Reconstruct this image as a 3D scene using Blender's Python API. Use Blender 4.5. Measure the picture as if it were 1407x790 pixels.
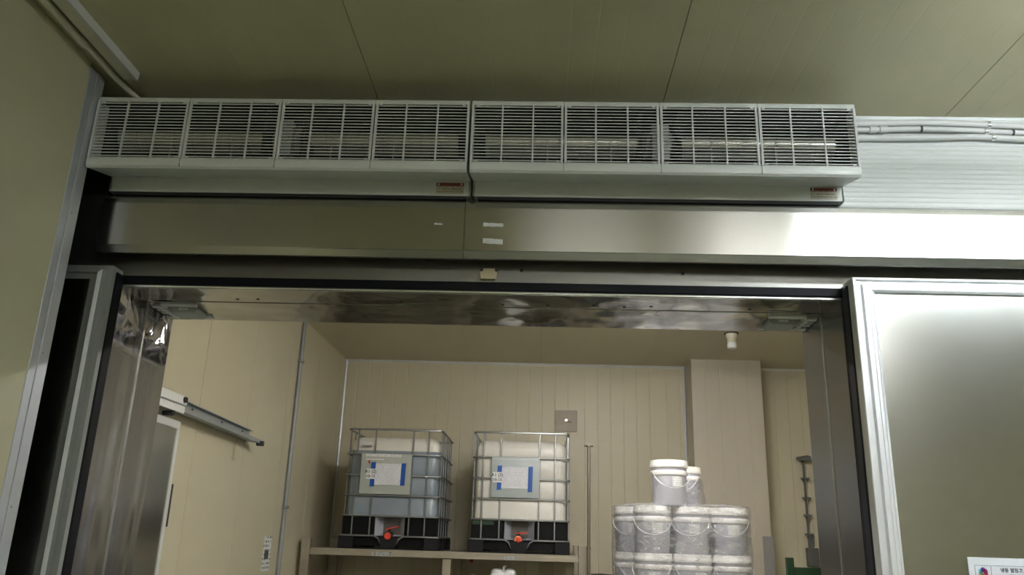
import bpy, bmesh, math, random
from mathutils import Vector, Matrix, noise

random.seed(7)
for o in list(bpy.data.objects):
    bpy.data.objects.remove(o, do_unlink=True)
SC = bpy.context.scene
COL = SC.collection
PI = math.pi

# ------------------------------------------------------------------ camera
def make_camera():
    f_px, pitch, roll, yaw = 1116.64, math.radians(17.2924), math.radians(1.7556), math.radians(2.3151)
    fwd0 = Vector((-math.sin(yaw), math.cos(yaw), 0)); right0 = Vector((math.cos(yaw), math.sin(yaw), 0)); up0 = Vector((0, 0, 1))
    fwd = math.cos(pitch) * fwd0 + math.sin(pitch) * up0
    up = -math.sin(pitch) * fwd0 + math.cos(pitch) * up0
    r = math.cos(roll) * right0 + math.sin(roll) * up
    u = -math.sin(roll) * right0 + math.cos(roll) * up
    cd = bpy.data.cameras.new('camera'); cam = bpy.data.objects.new('camera', cd); COL.objects.link(cam)
    cd.sensor_fit = 'HORIZONTAL'; cd.sensor_width = 36.0; cd.lens = f_px / 1407 * 36.0
    cd.clip_start = 0.05; cd.clip_end = 100
    m = Matrix((r, u, -fwd)).transposed().to_4x4(); m.translation = Vector((0, 0, 1.6))
    cam.matrix_world = m
    SC.camera = cam
make_camera()

# ------------------------------------------------------------------ world, exposure
W = bpy.data.worlds.new('world'); SC.world = W; W.use_nodes = True
W.node_tree.nodes['Background'].inputs[0].default_value = (0.9, 0.95, 1.0, 1)
W.node_tree.nodes['Background'].inputs[1].default_value = 0.0
SC.view_settings.view_transform = 'Standard'; SC.view_settings.look = 'None'
SC.view_settings.gamma = 1.0; SC.view_settings.use_curve_mapping = False
SC.view_settings.exposure = 2.1
TUBE_OUT, TUBE_IN = 18.5, 35.0          # brightness of the fluorescent tubes (hall, store room)

# ------------------------------------------------------------------ materials
MATS = {}
def srgb(*c):
    return tuple(((v / 255) / 12.92 if v / 255 <= 0.04045 else (((v / 255) + 0.055) / 1.055) ** 2.4) for v in c) + (1,)

def mat(name, col, rough=0.5, metal=0.0, var=0.0, vscale=8.0, bump=0.0, bscale=200.0, bdist=0.001, aniso=0.0,
        emit=None, estr=0.0, alpha=1.0, vstretch=(1, 1, 1), bstretch=(1, 1, 1), spec=0.5, rvar=0.0, trans=0.0):
    if name in MATS: return MATS[name]
    m = bpy.data.materials.new(name); m.use_nodes = True; MATS[name] = m
    nt = m.node_tree; b = nt.nodes['Principled BSDF']
    b.inputs['Base Color'].default_value = col; b.inputs['Roughness'].default_value = rough
    b.inputs['Metallic'].default_value = metal; b.inputs['Specular IOR Level'].default_value = spec
    b.inputs['Alpha'].default_value = alpha
    b.inputs['Transmission Weight'].default_value = trans
    tc = nt.nodes.new('ShaderNodeTexCoord')
    def nz(scale, stretch, detail=3):
        mp = nt.nodes.new('ShaderNodeMapping'); mp.inputs['Scale'].default_value = stretch
        nt.links.new(tc.outputs['Object'], mp.inputs['Vector'])
        n = nt.nodes.new('ShaderNodeTexNoise'); n.inputs['Scale'].default_value = scale; n.inputs['Detail'].default_value = detail
        nt.links.new(mp.outputs['Vector'], n.inputs['Vector'])
        return n
    if var or rvar:
        n = nz(vscale, vstretch)
    if var:
        mx = nt.nodes.new('ShaderNodeMix'); mx.data_type = 'RGBA'
        mx.inputs[6].default_value = tuple(c * (1 - var) for c in col[:3]) + (1,)
        mx.inputs[7].default_value = tuple(min(1, c * (1 + var)) for c in col[:3]) + (1,)
        nt.links.new(n.outputs['Fac'], mx.inputs[0]); nt.links.new(mx.outputs[2], b.inputs['Base Color'])
    if rvar:
        mr = nt.nodes.new('ShaderNodeMapRange'); mr.inputs['From Min'].default_value = 0.3; mr.inputs['From Max'].default_value = 0.7
        mr.inputs['To Min'].default_value = max(0.02, rough - rvar); mr.inputs['To Max'].default_value = rough + rvar
        nt.links.new(n.outputs['Fac'], mr.inputs['Value']); nt.links.new(mr.outputs['Result'], b.inputs['Roughness'])
    if bump:
        n2 = nz(bscale, bstretch, 2)
        bp = nt.nodes.new('ShaderNodeBump'); bp.inputs['Strength'].default_value = bump; bp.inputs['Distance'].default_value = bdist
        nt.links.new(n2.outputs['Fac'], bp.inputs['Height']); nt.links.new(bp.outputs['Normal'], b.inputs['Normal'])
    if aniso:
        b.inputs['Anisotropic'].default_value = aniso
        tg = nt.nodes.new('ShaderNodeTangent'); tg.direction_type = 'UV_MAP'; tg.uv_map = 'brush'
        nt.links.new(tg.outputs['Tangent'], b.inputs['Tangent'])
    if emit:
        b.inputs['Emission Color'].default_value = emit; b.inputs['Emission Strength'].default_value = estr
    return m

def print_mat(name, paper, ink, lines, width, thresh=0.5, axis_u=0, axis_v=2):
    """paper with rows of small unreadable print"""
    m = bpy.data.materials.new(name); m.use_nodes = True; MATS[name] = m
    nt = m.node_tree; b = nt.nodes['Principled BSDF']; b.inputs['Roughness'].default_value = 0.55
    tc = nt.nodes.new('ShaderNodeTexCoord'); sp = nt.nodes.new('ShaderNodeSeparateXYZ')
    nt.links.new(tc.outputs['Generated'], sp.inputs[0])
    mul = nt.nodes.new('ShaderNodeMath'); mul.operation = 'MULTIPLY'; mul.inputs[1].default_value = lines
    nt.links.new(sp.outputs[axis_v], mul.inputs[0])
    fr = nt.nodes.new('ShaderNodeMath'); fr.operation = 'FRACT'; nt.links.new(mul.outputs[0], fr.inputs[0])
    row = nt.nodes.new('ShaderNodeMath'); row.operation = 'GREATER_THAN'; row.inputs[1].default_value = 0.5
    nt.links.new(fr.outputs[0], row.inputs[0])
    fl = nt.nodes.new('ShaderNodeMath'); fl.operation = 'FLOOR'; nt.links.new(mul.outputs[0], fl.inputs[0])
    cb = nt.nodes.new('ShaderNodeCombineXYZ'); nt.links.new(sp.outputs[axis_u], cb.inputs[0]); nt.links.new(fl.outputs[0], cb.inputs[1])
    mp = nt.nodes.new('ShaderNodeMapping'); mp.inputs['Scale'].default_value = (width, 3.7, 1); nt.links.new(cb.outputs[0], mp.inputs[0])
    n = nt.nodes.new('ShaderNodeTexNoise'); n.inputs['Scale'].default_value = 1.0; n.inputs['Detail'].default_value = 1
    nt.links.new(mp.outputs[0], n.inputs['Vector'])
    g = nt.nodes.new('ShaderNodeMath'); g.operation = 'GREATER_THAN'; g.inputs[1].default_value = thresh
    nt.links.new(n.outputs['Fac'], g.inputs[0])
    a = nt.nodes.new('ShaderNodeMath'); a.operation = 'MULTIPLY'
    nt.links.new(g.outputs[0], a.inputs[0]); nt.links.new(row.outputs[0], a.inputs[1])
    mx = nt.nodes.new('ShaderNodeMix'); mx.data_type = 'RGBA'; mx.inputs[6].default_value = paper; mx.inputs[7].default_value = ink
    nt.links.new(a.outputs[0], mx.inputs[0]); nt.links.new(mx.outputs[2], b.inputs['Base Color'])
    return m

def film_mat():
    m = bpy.data.materials.new('stretch_film'); m.use_nodes = True; MATS['film'] = m
    nt = m.node_tree; nt.nodes.remove(nt.nodes['Principled BSDF'])
    out = nt.nodes['Material Output']
    tr = nt.nodes.new('ShaderNodeBsdfTransparent'); tr.inputs[0].default_value = (0.93, 0.93, 0.95, 1)
    gl = nt.nodes.new('ShaderNodeBsdfGlossy'); gl.inputs['Roughness'].default_value = 0.07
    df = nt.nodes.new('ShaderNodeBsdfDiffuse'); df.inputs[0].default_value = (0.85, 0.85, 0.88, 1)
    m1 = nt.nodes.new('ShaderNodeMixShader'); m1.inputs[0].default_value = 0.40
    nt.links.new(gl.outputs[0], m1.inputs[1]); nt.links.new(df.outputs[0], m1.inputs[2])
    m2 = nt.nodes.new('ShaderNodeMixShader'); m2.inputs[0].default_value = 0.40
    nt.links.new(tr.outputs[0], m2.inputs[1]); nt.links.new(m1.outputs[0], m2.inputs[2])
    nt.links.new(m2.outputs[0], out.inputs[0])
    t2 = nt.nodes.new('ShaderNodeTexCoord'); q = nt.nodes.new('ShaderNodeTexNoise'); q.inputs['Scale'].default_value = 9; q.inputs['Detail'].default_value = 6; q.inputs['Distortion'].default_value = 1.5
    mq = nt.nodes.new('ShaderNodeMapping'); mq.inputs['Scale'].default_value = (1, 1, 2.2); mq.inputs['Rotation'].default_value = (0.4, 0.5, 0)
    nt.links.new(t2.outputs['Object'], mq.inputs[0]); nt.links.new(mq.outputs[0], q.inputs['Vector'])
    mr = nt.nodes.new('ShaderNodeMapRange'); mr.inputs['From Min'].default_value = 0.46; mr.inputs['From Max'].default_value = 0.68; mr.inputs['To Min'].default_value = 0.13; mr.inputs['To Max'].default_value = 0.62
    nt.links.new(q.outputs['Fac'], mr.inputs['Value']); nt.links.new(mr.outputs[0], m2.inputs[0])
    tc = nt.nodes.new('ShaderNodeTexCoord'); n = nt.nodes.new('ShaderNodeTexNoise'); n.inputs['Scale'].default_value = 22
    n.inputs['Detail'].default_value = 5; n.inputs['Distortion'].default_value = 1.2
    mp = nt.nodes.new('ShaderNodeMapping'); mp.inputs['Scale'].default_value = (1, 1, 2.6)
    nt.links.new(tc.outputs['Object'], mp.inputs[0]); nt.links.new(mp.outputs[0], n.inputs['Vector'])
    bp = nt.nodes.new('ShaderNodeBump'); bp.inputs['Strength'].default_value = 1.0; bp.inputs['Distance'].default_value = 0.03
    nt.links.new(n.outputs['Fac'], bp.inputs['Height']); nt.links.new(bp.outputs[0], gl.inputs['Normal'])
    return m

CREAM = (0.60, 0.55, 0.41, 1)
mat('panel_cream', CREAM, 0.42, var=0.03, vscale=3, bump=0.12, bscale=320, bdist=0.0006)
mat('panel_hall', (0.57, 0.535, 0.37, 1), 0.42, var=0.03, vscale=3, bump=0.15, bscale=320, bdist=0.0006)
mat('panel_ceiling', (0.55, 0.51, 0.325, 1), 0.42, var=0.03, vscale=3, bump=0.12, bscale=320, bdist=0.0006)
mat('joint', (0.16, 0.15, 0.11, 1), 0.7)
mat('wall_white', (0.70, 0.72, 0.70, 1), 0.4, var=0.02)
mat('floor_green', (0.135, 0.155, 0.118, 1), 0.35, var=0.25, vscale=1.5, rvar=0.1)
mat('steel', (0.49, 0.48, 0.44, 1), 0.23, 1.0, aniso=0.93)
mat('steel_leaf', (0.52, 0.515, 0.48, 1), 0.215, 1.0, aniso=0.2)
mat('steel_lining', (0.36, 0.36, 0.37, 1), 0.27, 1.0, bump=0.2, bscale=2.2, bdist=0.05, bstretch=(1, 1, 0.3))
def dented(name, col):
    m = mat(name, col, 0.16, 1.0, var=0.06, vscale=4)
    nt = m.node_tree; b = nt.nodes['Principled BSDF']; tc = nt.nodes.new('ShaderNodeTexCoord')
    n = nt.nodes.new('ShaderNodeTexNoise'); n.inputs['Scale'].default_value = 5.5; n.inputs['Detail'].default_value = 1.5; n.inputs['Distortion'].default_value = 0.8
    nt.links.new(tc.outputs['Object'], n.inputs['Vector'])
    n2 = nt.nodes.new('ShaderNodeTexNoise'); n2.inputs['Scale'].default_value = 2.6; n2.inputs['Detail'].default_value = 1
    mp = nt.nodes.new('ShaderNodeMapping'); mp.inputs['Scale'].default_value = (1, 3, 0.25); nt.links.new(tc.outputs['Object'], mp.inputs[0]); nt.links.new(mp.outputs[0], n2.inputs['Vector'])
    sp = nt.nodes.new('ShaderNodeSeparateXYZ'); nt.links.new(tc.outputs['Object'], sp.inputs[0])
    mr = nt.nodes.new('ShaderNodeMapRange'); mr.interpolation_type = 'SMOOTHSTEP'
    mr.inputs['From Min'].default_value = 2.30; mr.inputs['From Max'].default_value = 2.42; mr.inputs['To Min'].default_value = 0.0; mr.inputs['To Max'].default_value = 1.0
    nt.links.new(sp.outputs['Z'], mr.inputs['Value'])
    ml = nt.nodes.new('ShaderNodeMath'); ml.operation = 'MULTIPLY'; nt.links.new(n.outputs['Fac'], ml.inputs[0]); nt.links.new(mr.outputs[0], ml.inputs[1])
    ad = nt.nodes.new('ShaderNodeMath'); ad.operation = 'MULTIPLY_ADD'; ad.inputs[1].default_value = 0.12
    nt.links.new(n2.outputs['Fac'], ad.inputs[0]); nt.links.new(ml.outputs[0], ad.inputs[2])
    bp = nt.nodes.new('ShaderNodeBump'); bp.inputs['Strength'].default_value = 1.0; bp.inputs['Distance'].default_value = 0.10
    nt.links.new(ad.outputs[0], bp.inputs['Height']); nt.links.new(bp.outputs['Normal'], b.inputs['Normal'])
dented('steel_dented', (0.42, 0.425, 0.46, 1))
mat('steel_head', (0.39, 0.385, 0.36, 1), 0.12, 1.0, var=0.10, vscale=3.5, bump=0.55, bscale=2.6, bdist=0.05, rvar=0.05)
mat('steel_dull', (0.45, 0.44, 0.41, 1), 0.4, 1.0, var=0.1, vscale=6)
mat('steel_band', (0.27, 0.265, 0.24, 1), 0.42, 1.0, var=0.1, vscale=6)
mat('aluminium_grey', (0.30, 0.31, 0.30, 1), 0.4, 0.35)
mat('shelf_steel', (0.36, 0.32, 0.255, 1), 0.42, 0.5, var=0.12, vscale=6)
mat('aluminium', (0.80, 0.81, 0.82, 1), 0.35, 0.35, var=0.03)
mat('aluminium_corner', (0.60, 0.62, 0.67, 1), 0.42, 0.6, var=0.04)
mat('panel_column', (0.56, 0.51, 0.425, 1), 0.42, var=0.03, vscale=3, bump=0.12, bscale=320, bdist=0.0006)
mat('galvanised', (0.33, 0.34, 0.35, 1), 0.34, 0.85, var=0.12, vscale=20)
mat('galv_rail', (0.42, 0.46, 0.49, 1), 0.42, 0.6, var=0.1, vscale=12)
mat('gasket', (0.004, 0.005, 0.007, 1), 0.5, spec=0.15)
mat('gasket_blue', (0.016, 0.017, 0.032, 1), 0.45, spec=0.3)
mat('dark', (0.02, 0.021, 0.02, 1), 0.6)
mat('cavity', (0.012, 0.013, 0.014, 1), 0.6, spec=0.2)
mat('ac_white', (0.66, 0.68, 0.65, 1), 0.38, var=0.015)
mat('slat_grey', (0.70, 0.71, 0.71, 1), 0.35)
mat('rotor_metal', (0.50, 0.49, 0.46, 1), 0.20, 1.0, var=0.2, vscale=6, vstretch=(9, 1, 1))
mat('motor_grey', (0.36, 0.37, 0.36, 1), 0.45, 0.5)
mat('pvc', (0.66, 0.66, 0.65, 1), 0.4, var=0.02)
mat('raceway', (0.66, 0.62, 0.50, 1), 0.45)
mat('black_clip', (0.03, 0.03, 0.035, 1), 0.5)
mat('tape_white', (0.62, 0.63, 0.62, 1), 0.5, var=0.12, vscale=60)
mat('catch_beige', (0.52, 0.46, 0.30, 1), 0.5)
mat('sensor_grey', (0.42, 0.43, 0.43, 1), 0.4)
mat('polished', (0.90, 0.90, 0.90, 1), 0.18, 0.8)
mat('white', (0.80, 0.80, 0.80, 1), 0.5)
mat('paper', (0.78, 0.79, 0.84, 1), 0.55)
mat('ink', (0.05, 0.05, 0.09, 1), 0.6)
mat('red', (0.45, 0.03, 0.03, 1), 0.5)
mat('red_sticker', (0.30, 0.06, 0.05, 1), 0.5)
mat('sticker_base', (0.56, 0.55, 0.45, 1), 0.5)
mat('ibc_white', (0.70, 0.68, 0.63, 1), 0.38, var=0.02)
mat('ibc_liquid', (0.25, 0.295, 0.345, 1), 0.30, var=0.04)
mat('ibc_black', (0.002, 0.0023, 0.003, 1), 0.5, spec=0.15)
mat('ibc_foot', (0.010, 0.010, 0.012, 1), 0.6, spec=0.2)
mat('pocket_grey', (0.42, 0.44, 0.48, 1), 0.4)
mat('pocket_dark', (0.11, 0.10, 0.095, 1), 0.5)
mat('valve_black', (0.015, 0.015, 0.018, 1), 0.35)
mat('valve_red', (0.72, 0.06, 0.025, 1), 0.4)
mat('valve_orange', (0.75, 0.28, 0.12, 1), 0.4)
mat('blue_tape', (0.008, 0.085, 0.40, 1), 0.4)
mat('plate_grey', (0.45, 0.48, 0.46, 1), 0.4, 0.4, var=0.06)
mat('plate_blue', (0.34, 0.38, 0.40, 1), 0.3, 0.4, var=0.06)
mat('pail_body', (0.52, 0.52, 0.585, 1), 0.4, var=0.12, vscale=7)
mat('pail_lid', (0.85, 0.83, 0.81, 1), 0.4)
mat('wire', (0.75, 0.75, 0.77, 1), 0.35, 0.3)
mat('pail_label', (0.78, 0.78, 0.78, 1), 0.5)
mat('wood', (0.36, 0.26, 0.15, 1), 0.7, var=0.2, vscale=10)
mat('jug_white', (0.85, 0.85, 0.86, 1), 0.4)
mat('pipe_steel', (0.36, 0.30, 0.25, 1), 0.35, 0.9, var=0.15)
mat('yellow', (0.55, 0.52, 0.10, 1), 0.5)
mat('drum_grey', (0.16, 0.17, 0.17, 1), 0.5)
mat('green', (0.004, 0.032, 0.010, 1), 0.4)
mat('conduit_grey', (0.30, 0.31, 0.33, 1), 0.45, 0.3)
mat('plate_brown', (0.25, 0.21, 0.165, 1), 0.45, 0.2, var=0.1)
mat('rack_dark', (0.14, 0.15, 0.155, 1), 0.45, 0.5)
mat('guard_steel', (0.40, 0.40, 0.43, 1), 0.4, 0.8)
mat('bulb', (0.82, 0.84, 0.84, 1), 0.3)
mat('lamp_housing', (0.75, 0.76, 0.75, 1), 0.4)
mat('tube_fill', (0.9, 0.9, 0.9, 1), 0.4, emit=(0.97, 0.985, 1.0, 1), estr=TUBE_OUT)  # tubes of the unseen fill lamps added behind the camera
mat('tube_cool', (0.9, 0.9, 0.9, 1), 0.4, emit=(0.84, 0.93, 1.0, 1), estr=TUBE_OUT * 0.95)
mat('tube_store', (0.9, 0.9, 0.9, 1), 0.4, emit=(1.0, 0.985, 0.96, 1), estr=TUBE_IN)
print_mat('print_paper', (0.74, 0.74, 0.80, 1), (0.52, 0.52, 0.58, 1), 13, 40, 0.52)
print_mat('print_label', (0.76, 0.76, 0.76, 1), (0.35, 0.35, 0.38, 1), 5, 26, 0.55)
print_mat('print_notice', (0.82, 0.83, 0.84, 1), (0.16, 0.16, 0.18, 1), 8, 14, 0.5, axis_u=1)
print_mat('print_sticker', (0.55, 0.53, 0.42, 1), (0.30, 0.25, 0.18, 1), 4, 34, 0.47)
print_mat('print_red', (0.30, 0.055, 0.05, 1), (0.09, 0.05, 0.04, 1), 1.9, 30, 0.42)
print_mat('print_steel', (0.40, 0.41, 0.41, 1), (0.07, 0.07, 0.07, 1), 1.9, 9, 0.55)
film_mat()

# ------------------------------------------------------------------ mesh helpers
class MB:
    def __init__(s): s.v = []; s.f = []; s.mi = []; s.cur = 0
    def add(s, vs, fs):
        n = len(s.v); s.v += [tuple(p) for p in vs]
        for f in fs: s.f.append([n + i for i in f]); s.mi.append(s.cur)
        return s
    def box(s, x0, x1, y0, y1, z0, z1):
        return s.add([(x0, y0, z0), (x1, y0, z0), (x1, y1, z0), (x0, y1, z0), (x0, y0, z1), (x1, y0, z1), (x1, y1, z1), (x0, y1, z1)],
                     [(0, 3, 2, 1), (4, 5, 6, 7), (0, 1, 5, 4), (1, 2, 6, 5), (2, 3, 7, 6), (3, 0, 4, 7)])
    def prism(s, prof, axis, a, b, closed=True, caps=True):
        """profile extruded along an axis; profile coords are the other two axes in order"""
        def P(t, p):
            return {'x': (t, p[0], p[1]), 'y': (p[0], t, p[1]), 'z': (p[0], p[1], t)}[axis]
        n = len(prof); vs = [P(a, p) for p in prof] + [P(b, p) for p in prof]
        fs = [(i, (i + 1) % n, n + (i + 1) % n, n + i) for i in range(n if closed else n - 1)]
        if closed and caps: fs += [tuple(range(n))[::-1], tuple(range(n, 2 * n))]
        return s.add(vs, fs)
    def tube(s, pts, r, n=8, closed=False, caps=True):
        pts = [Vector(p) for p in pts]; N = len(pts); rings = []
        prev = None
        for i, p in enumerate(pts):
            if closed: t = pts[(i + 1) % N] - pts[i - 1]
            else: t = pts[min(i + 1, N - 1)] - pts[max(i - 1, 0)]
            t.normalize()
            if prev is None:
                a = Vector((0, 0, 1)) if abs(t.z) < 0.9 else Vector((1, 0, 0))
                prev = (a - t * a.dot(t)).normalized()
            else:
                prev = (prev - t * prev.dot(t)).normalized()
            b = t.cross(prev)
            rr = r[i] if isinstance(r, (list, tuple)) else r
            rings.append([p + prev * (math.cos(2 * PI * k / n) * rr) + b * (math.sin(2 * PI * k / n) * rr) for k in range(n)])
        vs = [v for ring in rings for v in ring]; fs = []
        for i in range(N if closed else N - 1):
            j = (i + 1) % N
            for k in range(n):
                l = (k + 1) % n
                fs.append((i * n + k, i * n + l, j * n + l, j * n + k))
        if not closed and caps: fs += [tuple(range(n))[::-1], tuple((N - 1) * n + k for k in range(n))]
        return s.add(vs, fs)
    def lathe(s, prof, c, n=24, axis='z'):
        """profile (r, h) turned around an axis through c"""
        vs = []; m = len(prof)
        for k in range(n):
            a = 2 * PI * k / n
            for r, h in prof:
                d = {'z': (r * math.cos(a), r * math.sin(a), h), 'y': (r * math.cos(a), h, r * math.sin(a)), 'x': (h, r * math.cos(a), r * math.sin(a))}[axis]
                vs.append((c[0] + d[0], c[1] + d[1], c[2] + d[2]))
        fs = []
        for k in range(n):
            l = (k + 1) % n
            for i in range(m - 1):
                fs.append((k * m + i, l * m + i, l * m + i + 1, k * m + i + 1))
        return s.add(vs, fs)
    def build(s, name, material, parent=None, smooth=False, bevel=0.0, loc=None, angle=35):
        me = bpy.data.meshes.new(name); me.from_pydata(s.v, [], s.f)
        ms = material if isinstance(material, (list, tuple)) else [material]
        for m in ms: me.materials.append(MATS[m])
        for i, p in enumerate(me.polygons): p.material_index = s.mi[i]
        bm = bmesh.new(); bm.from_mesh(me)
        bmesh.ops.remove_doubles(bm, verts=bm.verts, dist=1e-6)
        bmesh.ops.recalc_face_normals(bm, faces=bm.faces)
        bm.to_mesh(me); bm.free()
        uv = me.uv_layers.new(name='brush')
        for p in me.polygons:
            n = p.normal; ax = max(range(3), key=lambda i: abs(n[i]))
            for li in p.loop_indices:
                c = me.vertices[me.loops[li].vertex_index].co
                uv.data[li].uv = (c.z, c.x) if ax == 1 else ((c.z, c.y) if ax == 0 else (c.y, c.x))
        if smooth:
            me.shade_smooth(); me.set_sharp_from_angle(angle=math.radians(angle))
        o = bpy.data.objects.new(name, me); COL.objects.link(o)
        if bevel:
            bv = o.modifiers.new('bevel', 'BEVEL'); bv.width = bevel; bv.segments = 2; bv.limit_method = 'ANGLE'; bv.angle_limit = math.radians(40)
        if loc: o.location = loc
        if parent is not None: adopt(o, parent)
        return o

BASE = {}
def adopt(o, parent):
    """parent o (laid out in world coordinates) to a thing that stands unrotated at its base point"""
    o.parent = parent
    o.matrix_parent_inverse = Matrix.Translation(-Vector(BASE.get(parent.name, (0, 0, 0))))
def tag(o, label, cat, group=None, kind=None):
    o['label'] = label; o['category'] = cat
    if group: o['group'] = group
    if kind: o['kind'] = kind
    return o
def thing(name, loc, label, cat, group=None, kind=None):
    o = bpy.data.objects.new(name, None); COL.objects.link(o); o.location = loc; o.empty_display_size = 0.1
    BASE[o.name] = tuple(loc)
    return tag(o, label, cat, group, kind)
def inst(src, loc, parent=None):
    c = src.copy(); COL.objects.link(c); c.location = loc
    if parent is not None: adopt(c, parent)
    return c
def copy_tree(o, parent=None):
    c = o.copy(); COL.objects.link(c)
    if parent is not None: c.parent = parent
    for ch in o.children: copy_tree(ch, c)
    return c
def text_mesh(txt, size, material, parent, origin, ux, uz, name='lettering', align='CENTER'):
    cu = bpy.data.curves.new(name, 'FONT'); cu.body = txt; cu.size = size; cu.align_x = align; cu.align_y = 'CENTER'; cu.extrude = 0.0002
    cu.resolution_u = 2; cu.offset = size * 0.022
    t = bpy.data.objects.new(name + '_curve', cu); COL.objects.link(t)
    bpy.context.view_layer.update()
    dg = bpy.context.evaluated_depsgraph_get()
    me = bpy.data.meshes.new_from_object(t.evaluated_get(dg))
    bpy.data.objects.remove(t, do_unlink=True)
    ux = Vector(ux).normalized(); uz = Vector(uz).normalized(); un = ux.cross(uz)
    me.transform(Matrix((ux, uz, un)).transposed().to_4x4())
    me.materials.clear(); me.materials.append(MATS[material]); me.name = name
    o = bpy.data.objects.new(name, me); COL.objects.link(o); o.location = origin
    if parent is not None: adopt(o, parent)
    return o

# ------------------------------------------------------------------ key dimensions (metres)
YW = 3.14            # front plane of the door wall
YB = 3.62            # back plane of the door wall
ZC = 3.375           # hall ceiling
ZS = 3.68            # store room ceiling
XL, XR = -1.733, 1.18   # clear opening
ZO = 2.547           # soffit of the opening
XP = -1.818          # face of the left hall partition
SXL, SXR, SYB = -2.42, 3.7, 9.8   # store room

def ribbed(width, pitch, depth, groove=0.012):
    """(s, h) profile of a flat sheet with shallow grooves, s from 0 to width"""
    pr = [(0.0, 0.0)]; k = pitch
    while k < width - pitch * 0.4:
        pr += [(k - groove / 2, 0.0), (k - groove / 6, -depth), (k + groove / 6, -depth), (k + groove / 2, 0.0)]; k += pitch
    pr.append((width, 0.0)); return pr

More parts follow.
